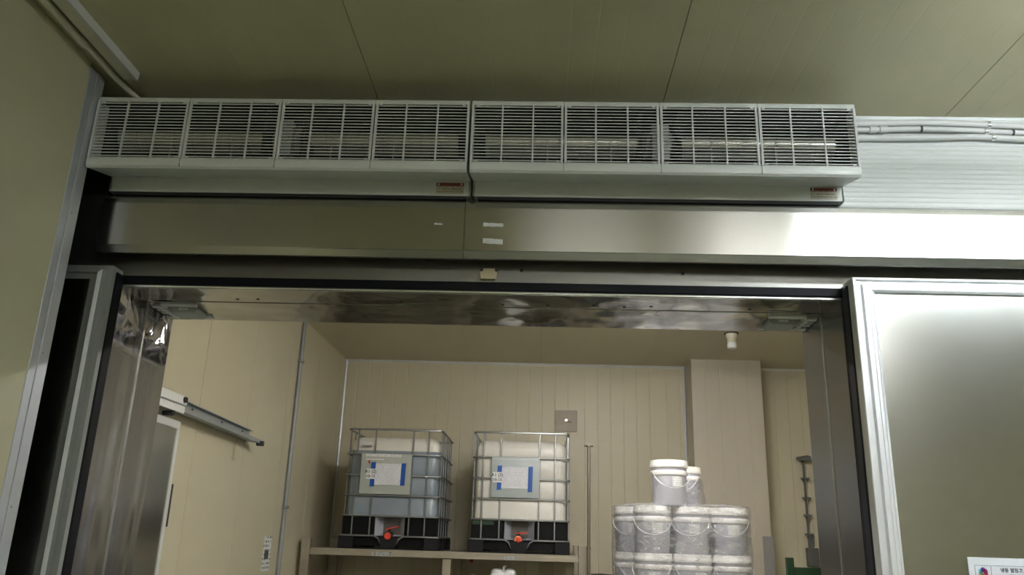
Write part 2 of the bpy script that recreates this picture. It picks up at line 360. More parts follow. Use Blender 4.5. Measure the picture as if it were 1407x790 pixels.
# ------------------------------------------------------------------ the setting
def build_shell():
    # floor
    fl = MB().box(-2.6, 5.4, -4.2, 10.2, -0.12, 0.0).build('floor', 'floor_green')
    tag(fl, 'green coated floor running through the doorway', 'floor', kind='structure')
    # hall ceiling: panels 1.2 m wide running towards the door wall
    ce = thing('ceiling', (0, 0, ZC), 'cream sandwich panel ceiling above the air curtains', 'ceiling', kind='structure')
    MB().box(-2.6, 5.4, -4.2, YW, ZC + 0.012, ZC + 0.1).build('backing', 'joint', ce)
    xs = [-3.1275 + 1.205 * i for i in range(8)]
    for a in xs:
        x0, x1 = max(a + 0.0015, -2.6), min(a + 1.205 - 0.0015, 5.4)
        if x1 - x0 < 0.05: continue
        m = MB()
        pr = [(x0 + s, ZC - h) for s, h in ribbed(x1 - x0, 0.1, 0.0003, 0.008)]
        m.prism(pr + [(x1, ZC + 0.012), (x0, ZC + 0.012)], 'y', -4.2, YW)
        m.build('panel', 'panel_ceiling', ce)
    # left hall partition, ends short of the door wall so that the left leaf can pass
    wl = thing('wall_left', (XP, 0, 0), 'cream panel partition with an aluminium end strip beside the doorway', 'wall', kind='structure')
    y = 2.775
    while y > -4.1:
        y0 = max(y - 1.2, -4.2)
        MB().box(XP - 0.06, XP, y0 + 0.001, y - 0.001, 0, ZC).build('panel', 'panel_hall', wl)
        y -= 1.2
    c = MB()
    c.box(XP - 0.065, XP + 0.003, 2.775, 2.817, 0, ZC - 0.02)
    c.box(XP - 0.065, XP + 0.006, 2.819, 2.876, 0, ZC - 0.02)
    c.build('corner_strip', 'aluminium_corner', wl, bevel=0.002)
    for z in (0.55, 1.1, 1.66, 2.2, 2.75):
        MB().lathe([(0, 0.003), (0.004, 0.002), (0.005, 0)], (0, 0, 0), 10, 'x').build('rivet', 'steel_dull', wl, smooth=True, loc=(XP + 0.006, 2.833, z))
    # other hall walls (behind and beside the camera)
    tag(MB().box(5.3, 5.4, -4.2, YW, 0, ZC).build('wall_right', 'panel_hall'), 'cream panel wall on the far right of the hall', 'wall', kind='structure')
    tag(MB().box(-2.6, 5.4, -4.3, -4.2, 0, ZC).build('wall_rear', 'panel_hall'), 'cream panel wall at the rear of the hall', 'wall', kind='structure')
    tag(MB().box(-2.7, -2.6, -4.2, YW, 0, ZC).build('wall_left_outer', 'panel_hall'), 'cream wall behind the left partition', 'wall', kind='structure')
    # door wall with the opening
    wf = thing('wall_front', (0, YW, 0), 'white ribbed wall around the wide doorway', 'wall', kind='structure')
    m = MB()
    m.box(-2.7, XL - 0.02, YW + 0.01, YB - 0.01, 0, ZS + 0.1)
    m.box(XR + 0.02, 5.4, YW + 0.01, YB - 0.01, 0, ZS + 0.1)
    m.box(XL - 0.02, XR + 0.02, YW + 0.01, YB - 0.01, ZO + 0.02, ZS + 0.1)
    m.build('core', 'panel_cream', wf)
    pr = [(YW + 0.01, ZO + 0.11)]
    z = ZO + 0.11
    pitch = 0.0215
    while z < ZC - pitch:
        pr += [(YW, z + 0.002), (YW, z + pitch * 0.52), (YW + 0.0035, z + pitch * 0.70), (YW + 0.0035, z + pitch * 0.88)]; z += pitch
    pr += [(YW, ZC - 0.001), (YW + 0.01, ZC - 0.001)]
    MB().prism(pr, 'x', -2.6, 5.3).build('ribbed_panel', 'wall_white', wf)
    MB().box(XR + 0.02, 5.3, YW, YW + 0.01, 0, ZO + 0.11).build('facing_panel', 'wall_white', wf)
    MB().box(-2.6, XL - 0.02, YW, YW + 0.01, 0, ZO + 0.11).build('facing_panel', 'wall_white', wf)
    # store room
    wb = thing('wall_storeroom_back', (0, SYB, 0), 'cream ribbed panel wall behind the tank rack', 'wall', kind='structure')
    x = SXL
    while x < SXR - 0.01:
        x1 = min(x + 0.98, SXR)
        pr = [(x + s, SYB - h) for s, h in ribbed(x1 - x, 0.155, 0.003, 0.016)]
        MB().prism([(a, b) for a, b in pr] + [(x1, SYB + 0.06), (x, SYB + 0.06)], 'z', 0, ZS).build('panel', 'panel_cream', wb)
        x += 0.982
    w2 = thing('wall_storeroom_left', (SXL, 0, 0), 'cream panel wall with a grey conduit in the store room', 'wall', kind='structure')
    y = YB - 0.88
    while y < SYB - 0.01:
        y0, y1 = max(y, YB - 0.01), min(y + 0.978, SYB)
        if y1 - y0 > 0.05:
            MB().box(SXL - 0.06, SXL, y0 + 0.0015, y1 - 0.0015, 0, ZS).build('panel', 'panel_cream', w2)
        y += 0.98
    MB().box(SXL - 0.08, SXL - 0.05, YB, SYB, 0, ZS).build('backing', 'panel_cream', w2)
    tag(MB().box(SXR, SXR + 0.1, YB, SYB + 0.06, 0, ZS).build('wall_storeroom_right', 'panel_cream'), 'cream wall on the right of the store room', 'wall', kind='structure')
    cs = thing('ceiling_storeroom', (0, 6.7, ZS), 'cream panel ceiling inside the store room', 'ceiling', kind='structure')
    x = SXL
    while x < SXR - 0.01:
        x1 = min(x + 1.2, SXR)
        MB().box(x, x1, YB, SYB + 0.06, ZS, ZS + 0.06).build('panel', 'panel_cream', cs); x += 1.2015
    # column
    pr = [(1.735, SYB), (1.735, 9.36)] + [(1.735 + s, 9.36 - h) for s, h in ribbed(0.80, 0.16, 0.002, 0.012)][1:] + [(2.535, SYB)]
    tag(MB().prism(pr, 'z', 0, ZS).build('wall_storeroom_column', 'panel_column'), 'cream boxed column beside the pail stack', 'column', kind='structure')
    tag(MB().box(2.44, 2.552, 9.345, 9.357, 0, 1.726).build('trim_1', 'guard_steel'), 'steel corner guard at the foot of the cream column', 'trim', kind='structure')
    # corner beads of the store room
    def bead(n, m, label): tag(m.build(n, 'aluminium_corner', smooth=True), label, 'trim', kind='structure')
    bead('trim_2', MB().tube([(SXL + 0.012, SYB - 0.012, 0), (SXL + 0.012, SYB - 0.012, ZS)], 0.016, 8), 'shiny corner bead left of the tank rack')
    bead('trim_3', MB().tube([(1.722, SYB - 0.012, 0), (1.722, SYB - 0.012, ZS)], 0.014, 8), 'shiny corner bead beside the cream column')
    tag(MB().prism([(SYB - 0.028, ZS), (SYB, ZS), (SYB, ZS - 0.028)], 'x', SXL, 1.735).build('trim_4', 'wall_white'), 'pale cove strip along the ceiling above the tanks', 'trim', kind='structure')
    tag(MB().prism([(SYB - 0.022, ZS), (SYB, ZS), (SYB, ZS - 0.022)], 'x', 2.535, SXR).build('trim_5', 'wall_white'), 'pale cove strip along the ceiling of the recess', 'trim', kind='structure')

def build_frame():
    fr = thing('trim_6', (0, YW, 0), 'stainless steel lining of the wide doorway with black seals', 'door frame', kind='structure')
    def sub(m, nu, nv): return m
    MB().box(XL - 0.02, XL, YW - 0.005, YB + 0.01, 0, ZO).build('jamb_lining', 'steel_dented', fr)
    MB().box(XR, XR + 0.02, YW - 0.005, YB + 0.01, 0, ZO).build('jamb_lining', 'steel_lining', fr)
    # thin folded lips along the jambs
    for x, s in ((XL, 1), (XR, -1)):
        MB().box(x, x + s * 0.003, 3.37, 3.385, 0, ZO).build('lining_fold', 'steel_dull', fr)
    MB().box(XL - 0.02, XR + 0.02, YW - 0.005, 3.33, ZO, ZO + 0.02).build('head_lining', 'steel_head', fr)
    MB().box(XL - 0.02, XR + 0.02, 3.328, YB + 0.01, ZO - 0.0025, ZO + 0.02).build('head_lining', 'steel_head', fr)
    for x in (-1.30, -1.21, -0.70, -0.60, -0.17, 0.02, 0.21, 0.34, 0.45, 0.86):
        MB().lathe([(0, -0.003), (0.006, -0.002), (0.0075, 0)], (0, 0, 0), 10).build('screw', 'black_clip', fr, smooth=True, loc=(x, 3.285 + random.uniform(-0.015, 0.02), ZO))
    # face of the head: steel band, bright edge, black seal, bright edge
    MB().box(-2.35, 5.0, YW - 0.012, YW, 2.600, 2.74).build('head_band', 'steel_band', fr)
    MB().box(XL - 0.05, XR + 0.05, YW - 0.016, YW - 0.004, 2.594, 2.600).build('edge_strip', 'steel_band', fr)
    MB().box(XL - 0.05, XR + 0.05, YW - 0.022, YW - 0.004, 2.5565, 2.594).build('seal', 'gasket', fr, bevel=0.004)
    MB().prism([(YW - 0.012, 2.5565), (YW - 0.012, 2.5495), (YW + 0.004, 2.5465), (YW + 0.004, 2.5565)], 'x', XL, XR).build('edge_strip', 'polished', fr)
    MB().box(XL - 0.06, XL - 0.002, YW - 0.022, YW, 0, 2.60).build('seal', 'gasket', fr, bevel=0.004)
    MB().box(XR + 0.002, XR + 0.06, YW - 0.022, YW, 0, 2.60).build('seal', 'gasket_blue', fr, bevel=0.004)
    # dark sheet added to paint the shade in the gap behind the partition end
    tag(MB().box(-2.58, -1.835, YW - 0.05, YW - 0.014, 2.61, ZC - 0.004).build('shade_sheet', 'dark'), 'dark sheet painting the shade in the gap left of the steel track cover', 'seal', kind='structure')

build_shell()
build_frame()

# ------------------------------------------------------------------ sliding doors
def door_leaf(name, x_edge, dirx, width, ztop, label, seal):
    """leaf whose leading edge is at x_edge, body extending in dirx"""
    t = thing(name, (x_edge + dirx * width / 2, 3.05, 0), label, 'door', kind='structure')
    prof = [(0.0, 3.10), (0.0, 3.002), (0.003, 2.999), (0.011, 2.999), (0.014, 3.013), (0.033, 3.013), (0.037, 2.997), (0.053, 2.997), (0.0545, 2.9995),
            (0.056, 2.997), (0.066, 2.997), (0.0675, 2.9995), (0.069, 2.997), (0.079, 3.002), (0.082, 3.012), (0.082, 3.10)]
    if seal == 'gasket':
        prof = [(0.0, 3.10), (0.0, 3.022), (0.026, 3.022), (0.029, 2.999), (0.047, 2.998), (0.052, 3.010), (0.079, 3.012), (0.082, 3.014), (0.082, 3.10)]
    kz = 0.75
    X = lambda s: x_edge + dirx * s
    z0 = 0.03
    m = MB(); n = len(prof)
    vs = [(X(s), y, z0) for s, y in prof] + [(X(s), y, ztop - s * kz) for s, y in prof]
    m.add(vs, [(i, (i + 1) % n, n + (i + 1) % n, n + i) for i in range(n)] + [tuple(range(n)), tuple(range(n, 2 * n))])
    if seal == 'gasket':
        m.mi = [1 if 3 <= i <= 3 else 0 for i in range(len(m.f))]
        m.build('stile', ['aluminium_grey', 'aluminium'], t)
    else:
        m.build('stile', 'aluminium', t)
    m = MB()
    vs = [(X(s), y, ztop - s * kz) for s, y in prof] + [(X(width - s), y, ztop - s * kz) for s, y in prof]
    m.add(vs, [(i, (i + 1) % n, n + (i + 1) % n, n + i) for i in range(n)] + [tuple(range(n)), tuple(range(n, 2 * n))])
    m.build('top_rail', 'aluminium_grey' if seal == 'gasket' else 'aluminium', t)
    m = MB()
    vs = [(X(width - s), y, z0) for s, y in prof] + [(X(width - s), y, ztop - s * kz) for s, y in prof]
    m.add(vs, [(i, (i + 1) % n, n + (i + 1) % n, n + i) for i in range(n)] + [tuple(range(n)), tuple(range(n, 2 * n))])
    m.build('stile', 'aluminium', t)
    a, b = sorted((X(0.081), X(width - 0.081)))
    MB().box(a, b, 3.012, 3.09, z0, ztop - 0.081 * kz).build('panel', 'steel_leaf', t)
    a, b = sorted((X(-0.004), X(0.05)))
    MB().box(a, b, 3.045, 3.117, z0, ztop - 0.012).build('edge_seal', seal, t, bevel=0.012)
    return t
door_leaf('door_1', -1.716, -1, 0.86, 2.602, 'steel sliding door leaf slid behind the cream partition', 'gasket')
d2 = door_leaf('door_2', 1.181, 1, 1.75, 2.602, 'brushed steel sliding door leaf with white aluminium frame and paper notice', 'gasket_blue')

def notice():
    t = thing('paper_notice', (1.62, 3.011, 1.4), 'white paper notice with a colourful logo taped to the steel door', 'notice')
    MB().box(1.482, 1.79, 3.0092, 3.0118, 1.20, 1.592).build('sheet', 'paper', t)
    y = 3.0086
    fr = MB()
    fr.box(1.503, 1.77, y, y + 0.0006, 1.5655, 1.5665); fr.box(1.503, 1.504, y, y + 0.0006, 1.45, 1.5665)
    fr.box(1.557, 1.558, y, y + 0.0006, 1.45, 1.5665); fr.box(1.503, 1.77, y, y + 0.0006, 1.515, 1.516)
    fr.build('table_rule', 'ink', t)
    cols = [(120, 50, 150), (190, 60, 130), (225, 70, 110), (240, 160, 130), (160, 205, 150), (110, 190, 215)]
    for i, c in enumerate(cols):
        a = PI / 2 - i * PI / 3
        nm = 'logo_%d' % i
        mat(nm, srgb(*c), 0.5)
        cx, cz = 1.5295 + 0.0095 * math.cos(a), 1.5425 + 0.0095 * math.sin(a)
        m = MB(); k = 6
        m.add([(cx + 0.0085 * math.cos(a + j * 2 * PI / k), y, cz + 0.0085 * math.sin(a + j * 2 * PI / k)) for j in range(k)], [tuple(range(k))])
        m.build('logo_petal', nm, t)
    text_mesh('냉동 열림고 운영본부 및', 0.0155, 'ink', t, (1.666, y, 1.5515), (1, 0, 0), (0, 0, 1))
    text_mesh('냉각시 고정실', 0.0155, 'ink', t, (1.655, y, 1.5305), (1, 0, 0), (0, 0, 1))
notice()

# ------------------------------------------------------------------ track cover over the doorway
def track_cover():
    t = thing('track_cover', (0.0, 3.07, 2.655), 'long brushed stainless steel track cover above the doorway', 'track cover')
    prof = [(3.135, 2.905), (3.03, 2.905), (3.003, 2.887), (3.000, 2.866), (3.000, 2.686), (3.003, 2.682), (3.016, 2.657), (3.030, 2.657),
            (3.030, 2.661), (3.019, 2.662), (3.0065, 2.686), (3.0065, 2.864), (3.010, 2.884), (3.033, 2.900), (3.135, 2.900)]
    for a, b in ((-1.795, -0.3185), (-0.3165, 2.2), (2.202, 4.9)):
        MB().prism(prof, 'x', a, b).build('cover_sheet', 'steel', t)
    MB().box(-1.795, -1.792, 3.003, 3.13, 2.69, 2.90).build('end_cap', 'steel', t)
    rl = MB().prism([(3.055, 2.70), (3.085, 2.70), (3.085, 2.735), (3.128, 2.735), (3.128, 2.80), (3.055, 2.80)], 'x', -1.79, 4.9).build('rail', 'steel_dull', t)
    # beige catch in the middle of the head band, two small screws beside it
    m = MB()
    m.add([(-0.252, 3.104, 2.603), (-0.194, 3.104, 2.603), (-0.186, 3.104, 2.632), (-0.192, 3.104, 2.634), (-0.192, 3.104, 2.645), (-0.246, 3.104, 2.645), (-0.246, 3.104, 2.634), (-0.256, 3.104, 2.632),
           (-0.252, 3.128, 2.603), (-0.194, 3.128, 2.603), (-0.186, 3.128, 2.632), (-0.192, 3.128, 2.634), (-0.192, 3.128, 2.645), (-0.246, 3.128, 2.645), (-0.246, 3.128, 2.634), (-0.256, 3.128, 2.632)],
          [tuple(range(8)), tuple(range(8, 16))] + [(i, (i + 1) % 8, 8 + (i + 1) % 8, 8 + i) for i in range(8)])
    m.build('catch', 'catch_beige', t)
    for x, z in ((-0.250, 2.640), (-0.190, 2.640), (-0.09, 2.648), (0.56, 2.646)):
        MB().lathe([(0, -0.006), (0.006, -0.005), (0.007, 0)], (0, 0, 0), 10, 'y').build('screw', 'black_clip', t, smooth=True, loc=(x, 3.104 if x < -0.15 else 3.128, z))
track_cover()
def tape(x0, x1, z0, z1, label, k=0.0):
    m = MB(); n = 10; vs = []
    for i in range(n + 1):
        f = i / n; x = x0 + (x1 - x0) * f
        j = random.uniform(-0.0012, 0.0012)
        vs += [(x, 2.9985, z0 + k * f + j), (x, 2.9985, z1 + k * f - j), (x, 2.9998, z0 + k * f + j), (x, 2.9998, z1 + k * f - j)]
    fs = [(4 * i, 4 * i + 4, 4 * i + 5, 4 * i + 1) for i in range(n)] + [(4 * i + 1, 4 * i + 5, 4 * i + 7, 4 * i + 3) for i in range(n)] + [(4 * i, 4 * i + 2, 4 * i + 6, 4 * i + 4) for i in range(n)]
    m.add(vs, fs)
    tag(m.build('tape_strip', 'tape_white'), label, 'tape')
tape(-0.243, -0.163, 2.787, 2.802, 'upper of two white tape strips on the steel track cover', -0.002)
tape(-0.242, -0.163, 2.715, 2.736, 'lower of two white tape strips on the steel track cover', -0.004)
tape(-0.438, -0.406, 2.791, 2.798, 'tiny white tape scrap left of the two tape strips', -0.002)

# ------------------------------------------------------------------ sensors in the head corners
def door_sensor(mirror, label):
    c = (XL + XR) / 2
    fx = (lambda x: 2 * c - x) if mirror else (lambda x: x)
    t = thing('door_sensor', (fx(1.06), 3.47, ZO), label, 'sensor')
    def bx(a, b, *r):
        p, q = sorted((fx(a), fx(b))); return MB().box(p, q, *r)
    z = ZO - 0.003
    m = MB()
    pr = [(0.972, 0.0), (1.098, 0.0), (1.102, -0.012), (1.088, -0.026), (0.985, -0.026), (0.972, -0.016)]
    m.prism([(fx(a), z + b) for a, b in pr], 'y', 3.405, 3.525)
    m.build('housing', 'sensor_grey', t, bevel=0.004)
    bx(1.012, 1.052, 3.4025, 3.4055, z - 0.015, z - 0.006).build('label_plate', 'white', t)
    bx(0.962, 1.118, 3.365, 3.385, z - 0.008, z).build('bracket', 'white', t)  # bracket parts are coloured white to paint their lamp reflections
    bx(0.962, 1.172, 3.545, 3.575, z - 0.010, z).build('bracket', 'white', t)
    for y in (3.40, 3.445, 3.49):
        bx(1.108, 1.172, y, y + 0.022, z - 0.006, z).build('bracket_finger', 'white', t)
    bx(1.122, 1.134, 3.385, 3.545, z - 0.012, z - 0.006).build('bracket_bridge', 'white', t)
door_sensor(False, 'grey door sensor on a bright bracket above the open steel leaf')
door_sensor(True, 'grey door sensor in the head corner beside the cream partition')

# ------------------------------------------------------------------ air curtains
def air_curtain(x0, x1, label, joints, sticker):
    t = thing('air_curtain', ((x0 + x1) / 2, 3.0, 2.93), label, 'air curtain', 'air curtains above the doorway')
    yb = YW - 0.004
    zt, zg1, zg0, zl = 3.268, 3.243, 2.998, 2.953
    # back plate, top and dark plates painting the shade inside
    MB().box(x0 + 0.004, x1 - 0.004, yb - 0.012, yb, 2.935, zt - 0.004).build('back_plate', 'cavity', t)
    MB().prism([(yb, zt), (2.862, zt), (2.852, zt - 0.008), (2.852, zg1), (2.864, zg1), (2.864, zt - 0.012), (yb, zt - 0.012)], 'x', x0, x1).build('top_panel', 'ac_white', t)
    MB().box(x0 + 0.006, x1 - 0.006, 2.866, yb - 0.012, zt - 0.016, zt - 0.0125).build('roof_shade_plate', 'cavity', t)  # dark plate under the white top, paints the shade inside the housing
    # end plates
    endp = [(yb, zt - 0.001), (2.868, zt - 0.001), (2.866, zg0), (2.850, zg0), (2.846, 2.972), (2.856, zl), (3.04, 2.998), (3.04, 2.934), (yb, 2.934)]
    for a, b in ((x0, x0 + 0.006), (x1 - 0.006, x1)):
        MB().prism(endp, 'x', a, b).build('end_plate', 'ac_white', t)
    for a, b in ((x0 + 0.006, x0 + 0.009), (x1 - 0.009, x1 - 0.006)):
        MB().box(a, b, 2.925, yb - 0.013, 3.03, zt - 0.017).build('side_shade_plate', 'cavity', t)  # dark plate puts the shade behind the grille into the colour
    # front lip, underside and lower duct
    lip = [(2.866, zg0), (2.852, zg0), (2.846, zg0 - 0.008), (2.844, 2.972), (2.848, 2.960), (2.858, zl), (3.040, 2.9985), (3.040, 2.934), (3.10, 2.934), (3.10, 3.03), (2.872, 2.972)]
    MB().prism(lip, 'x', x0 + 0.002, x1 - 0.002).build('lower_cover', 'ac_white', t, smooth=True, angle=25)
    MB().box(x0 + 0.02, x1 - 0.02, 3.045, yb - 0.013, 2.921, 2.934).build('outlet_slot', 'dark', t)
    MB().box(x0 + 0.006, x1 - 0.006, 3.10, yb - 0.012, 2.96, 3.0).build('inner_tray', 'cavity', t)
    # grille: four framed sections, each slat its own piece
    edges = [x0] + joints + [x1]
    slat_cache = {}
    for i in range(4):
        a, b = edges[i], edges[i + 1]
        w = b - a
        for xc, wd in ((a + 0.007 if i else a + 0.004, 0.009), (b - 0.007 if i < 3 else b - 0.004, 0.009)):
            MB().box(xc - wd / 2, xc + wd / 2, 2.849, 2.858, zg0 - 0.002, zg1 + 0.002).build('section_post', 'slat_grey', t)
        for k in (1, 2):
            xc = a + w * k / 3
            MB().box(xc - 0.003, xc + 0.003, 2.851, 2.859, zg0, zg1).build('grille_bar', 'slat_grey', t)
        for xc in (a + 0.022, b - 0.022):
            for zc in (zg0 + 0.004, zg1 - 0.004):
                MB().box(xc - 0.006, xc + 0.006, 2.8495, 2.858, zc - 0.003, zc + 0.003).build('clip', 'slat_grey', t)
        N = 18
        src = None
        for k in range(N):
            zc = zg0 + (zg1 - zg0) * (k + 0.5) / N
            if src is None:
                h = w / 2 - 0.010
                src = MB().prism([(-0.0030, -0.0018), (0.0022, -0.0015), (0.0022, 0.0015), (-0.0030, 0.0015)], 'x', -h, h).build('slat', 'slat_grey', t, loc=(a + w / 2, 2.856, zc))
            else:
                inst(src, (a + w / 2, 2.856, zc), t)
        if i:
            MB().box(a - 0.0008, a + 0.0008, 2.8434, 2.8475, zl + 0.004, zg0 - 0.004).build('joint_line', 'joint', t)
            MB().box(a - 0.0008, a + 0.0008, 2.8514, 2.856, zg1, zt - 0.006).build('joint_line', 'joint', t)
    # blower: motor in the middle, a finned drum on either side
    xm = (x0 + x1) / 2
    yc, zc, r = 3.005, 3.150, 0.062
    for s in (-1, 1):
        a, b = (x0 + 0.05, xm - 0.085) if s < 0 else (xm + 0.085, x1 - 0.05)
        pr = [(0, a), (r, a)]
        n = 8
        for q in range(1, n):
            xx = a + (b - a) * q / n
            pr += [(r, xx - 0.003), (r + 0.003, xx - 0.002), (r + 0.003, xx + 0.002), (r, xx + 0.003)]
        pr += [(r, b), (0, b)]
        MB().lathe(pr, (0, yc, zc), 28, 'x').build('blower_drum', 'rotor_metal', t, smooth=True)
    m = MB().lathe([(0, xm - 0.07), (0.03, xm - 0.07), (0.058, xm - 0.05), (0.058, xm + 0.05), (0.03, xm + 0.07), (0, xm + 0.07)], (0, yc, zc), 24, 'x')
    m.build('motor', 'motor_grey', t, smooth=True)
    MB().box(xm - 0.035, xm + 0.035, 2.905, 2.945, zc - 0.11, zc + 0.045).build('motor_bracket', 'motor_grey', t, bevel=0.004)
    for s in (-1, 1):
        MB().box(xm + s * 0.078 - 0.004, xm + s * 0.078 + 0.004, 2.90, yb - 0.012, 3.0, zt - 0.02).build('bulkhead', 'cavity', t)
    for xx in (x0 + 0.30, x0 + 0.55, x1 - 0.55, x1 - 0.30):
        MB().box(xx - 0.0025, xx + 0.0025, 2.90, 2.905, 3.002, 3.12).build('stay', 'motor_grey', t)
    # warning sticker on the lower duct
    sx0, sx1 = sticker
    st = MB().box(sx0, sx1, 3.0378, 3.0402, 2.942, 2.990).build('sticker', 'print_sticker', t)
    MB().box(sx0, sx1, 3.0368, 3.0379, 2.976, 2.990).build('sticker_band', 'print_red', st)
    for xx in (sx0 + 0.010, sx1 - 0.010):
        MB().box(xx - 0.003, xx + 0.003, 3.0360, 3.0369, 2.977, 2.988).build('sticker_mark', 'tape_white', st)
    return t
air_curtain(-1.806, -0.305, 'white air curtain with slatted grille next to the cream partition', [-1.431, -1.056, -0.680], (-0.445, -0.332))
air_curtain(-0.294, 1.197, 'white air curtain with slatted grille next to the white conduits', [0.069, 0.442, 0.823], (1.065, 1.170))

# ------------------------------------------------------------------ conduits and raceway
def smooth_path(pts, n=8):
    P = [Vector(p) for p in pts]; out = []
    for i in range(len(P) - 1):
        p0, p1, p2, p3 = P[max(i - 1, 0)], P[i], P[i + 1], P[min(i + 2, len(P) - 1)]
        for k in range(n):
            t = k / n
            out.append(0.5 * ((2 * p1) + (-p0 + p2) * t + (2 * p0 - 5 * p1 + 4 * p2 - p3) * t * t + (-p0 + 3 * p1 - 3 * p2 + p3) * t ** 3))
    out.append(P[-1]); return out
def conduit(pts, r, label, couplers=(), clips=(), dark=()):
    t = thing('conduit', pts[0], label, 'conduit', 'conduits on the ribbed wall')
    path = smooth_path(pts)
    MB().tube(path, r, 12).build('pipe', 'pvc', t, smooth=True)
    def at(x): return min(path, key=lambda p: abs(p.x - x))
    for x in couplers:
        p = at(x); MB().lathe([(r, -0.016), (r + 0.004, -0.016), (r + 0.004, 0.016), (r, 0.016)], (x, p.y, p.z), 14, 'x').build('coupler', 'pvc', t, smooth=True)
    for x in clips:
        p = at(x); MB().lathe([(r, -0.006), (r + 0.0035, -0.006), (r + 0.0035, 0.006), (r, 0.006)], (x, p.y, p.z), 14, 'x').build('clip', 'polished', t, smooth=True)
    for x in dark:
        p = at(x); MB().lathe([(r, -0.004), (r + 0.002, -0.004), (r + 0.002, 0.004), (r, 0.004)], (x, p.y, p.z), 14, 'x').build('band', 'black_clip', t, smooth=True)
conduit([(1.20, 3.118, 3.322), (1.40, 3.118, 3.327), (1.65, 3.118, 3.333), (2.0, 3.118, 3.321), (2.6, 3.118, 3.325), (4.8, 3.118, 3.325)], 0.0135,
        'uppermost of three white conduits leaving the air curtain', clips=(1.855,))
conduit([(1.20, 3.118, 3.296), (1.34, 3.118, 3.296), (1.55, 3.118, 3.303), (1.75, 3.118, 3.301), (2.0, 3.118, 3.290), (2.6, 3.118, 3.288), (4.8, 3.118, 3.288)], 0.0115,
        'middle of three white conduits, with two couplers near the air curtain', couplers=(1.375, 1.418), clips=(1.84,), dark=(1.575, 1.95))
conduit([(1.20, 3.118, 3.260), (1.40, 3.118, 3.259), (1.60, 3.118, 3.263), (1.80, 3.118, 3.270), (2.0, 3.118, 3.262), (2.6, 3.118, 3.255), (4.8, 3.118, 3.255)], 0.0125,
        'lowest of three white conduits leaving the air curtain', clips=(1.865,))
r_ = thing('cable_raceway', (-1.69, 1.0, ZC), 'narrow cream cable raceway on the ceiling beside the partition', 'raceway')
MB().prism([(-1.722, ZC), (-1.722, ZC - 0.03), (-1.676, ZC - 0.03), (-1.676, ZC)], 'y', -3.5, 2.855).build('channel', 'raceway', r_)
MB().prism([(-1.676, ZC - 0.03), (-1.676, ZC - 0.034), (-1.664, ZC - 0.034), (-1.660, ZC), (-1.676, ZC)], 'y', -3.5, 2.855).build('lid_edge', 'pvc', r_)
c_ = thing('ceiling_conduit', (-1.76, 1.0, 3.35), 'cream conduit bending from the ceiling raceway onto the air curtain', 'conduit')
MB().tube([(-1.765, -3.5, 3.357), (-1.765, 2.60, 3.357)], 0.0155, 12).build('pipe', 'raceway', c_, smooth=True)
MB().tube(smooth_path([(-1.762, 2.60, 3.356), (-1.757, 2.72, 3.354), (-1.757, 2.85, 3.350), (-1.745, 2.93, 3.344), (-1.715, 2.985, 3.325), (-1.68, 3.01, 3.29), (-1.665, 3.015, 3.269)]), 0.0125, 12).build('flexible_pipe', 'raceway', c_, smooth=True)
MB().lathe([(0.012, -0.016), (0.0185, -0.016), (0.0185, 0.016), (0.012, 0.016)], (-1.763, 2.61, 3.3562), 14, 'y').build('coupler', 'raceway', c_, smooth=True)

# ------------------------------------------------------------------ lamps
def fluorescent(x, y, z, length, along, tube_mat, label, group, gap=0.07, drop=0.0):
    t = thing('ceiling_lamp', (x, y, z), label, 'lamp', group)
    h = length / 2
    if drop:
        for u in (-h * 0.7, h * 0.7):
            MB().tube([(x + u, y, z - drop), (x + u, y, z)], 0.006, 8).build('suspension_rod', 'lamp_housing', t)
        z = z - drop
    def bx(u0, u1, v0, v1, z0, z1):
        return MB().box(x + u0, x + u1, y + v0, y + v1, z0, z1) if along == 'x' else MB().box(x + v0, x + v1, y + u0, y + u1, z0, z1)
    bx(-h, h, -0.075, 0.075, z - 0.045, z).build('housing', 'lamp_housing', t, bevel=0.006)
    for s in (-1, 1):
        bx(s * h - 0.02 if s > 0 else -h, h if s > 0 else -h + 0.02, -0.06, 0.06, z - 0.095, z - 0.045).build('end_socket', 'lamp_housing', t)
        v = s * gap / 2
        p = [(x - h + 0.02, y + v, z - 0.072), (x + h - 0.02, y + v, z - 0.072)] if along == 'x' else [(x + v, y - h + 0.02, z - 0.072), (x + v, y + h - 0.02, z - 0.072)]
        MB().tube(p, 0.014, 12).build('tube', tube_mat, t, smooth=True)
fluorescent(1.97, 1.78, ZC, 1.25, 'x', 'tube_cool', 'twin tube lamp hanging from the hall ceiling by the conduits', 'hall ceiling lamps', drop=0.17)
fluorescent(3.24, 1.78, ZC, 1.25, 'x', 'tube_cool', 'twin tube lamp hanging in front of the far end of the track cover', 'hall ceiling lamps', drop=0.17)
fluorescent(2.1, -0.9, ZC, 1.25, 'x', 'tube_fill', 'unseen twin tube fill lamp added in the middle of the hall ceiling', 'hall ceiling lamps')  # this and the following hall lamps are unseen, added to brighten the hall
fluorescent(2.0, -2.6, ZC, 1.25, 'x', 'tube_fill', 'unseen twin tube fill lamp added on the hall ceiling towards the rear wall', 'hall ceiling lamps')
fluorescent(0.5, -3.4, ZC, 1.25, 'x', 'tube_fill', 'unseen twin tube fill lamp added on the hall ceiling in the rear corner by the partition', 'hall ceiling lamps')
fluorescent(0.3, 4.4, ZS, 1.25, 'x', 'tube_store', 'twin tube lamp on the store room ceiling closest to the doorway', 'store room lamps')
fluorescent(1.0, 5.8, ZS, 1.25, 'x', 'tube_store', 'twin tube lamp on the store room ceiling near the bulb holder', 'store room lamps')
b_ = thing('bulb_holder', (1.92, 8.1, ZS), 'small white bulb holder on the store room ceiling', 'lamp')
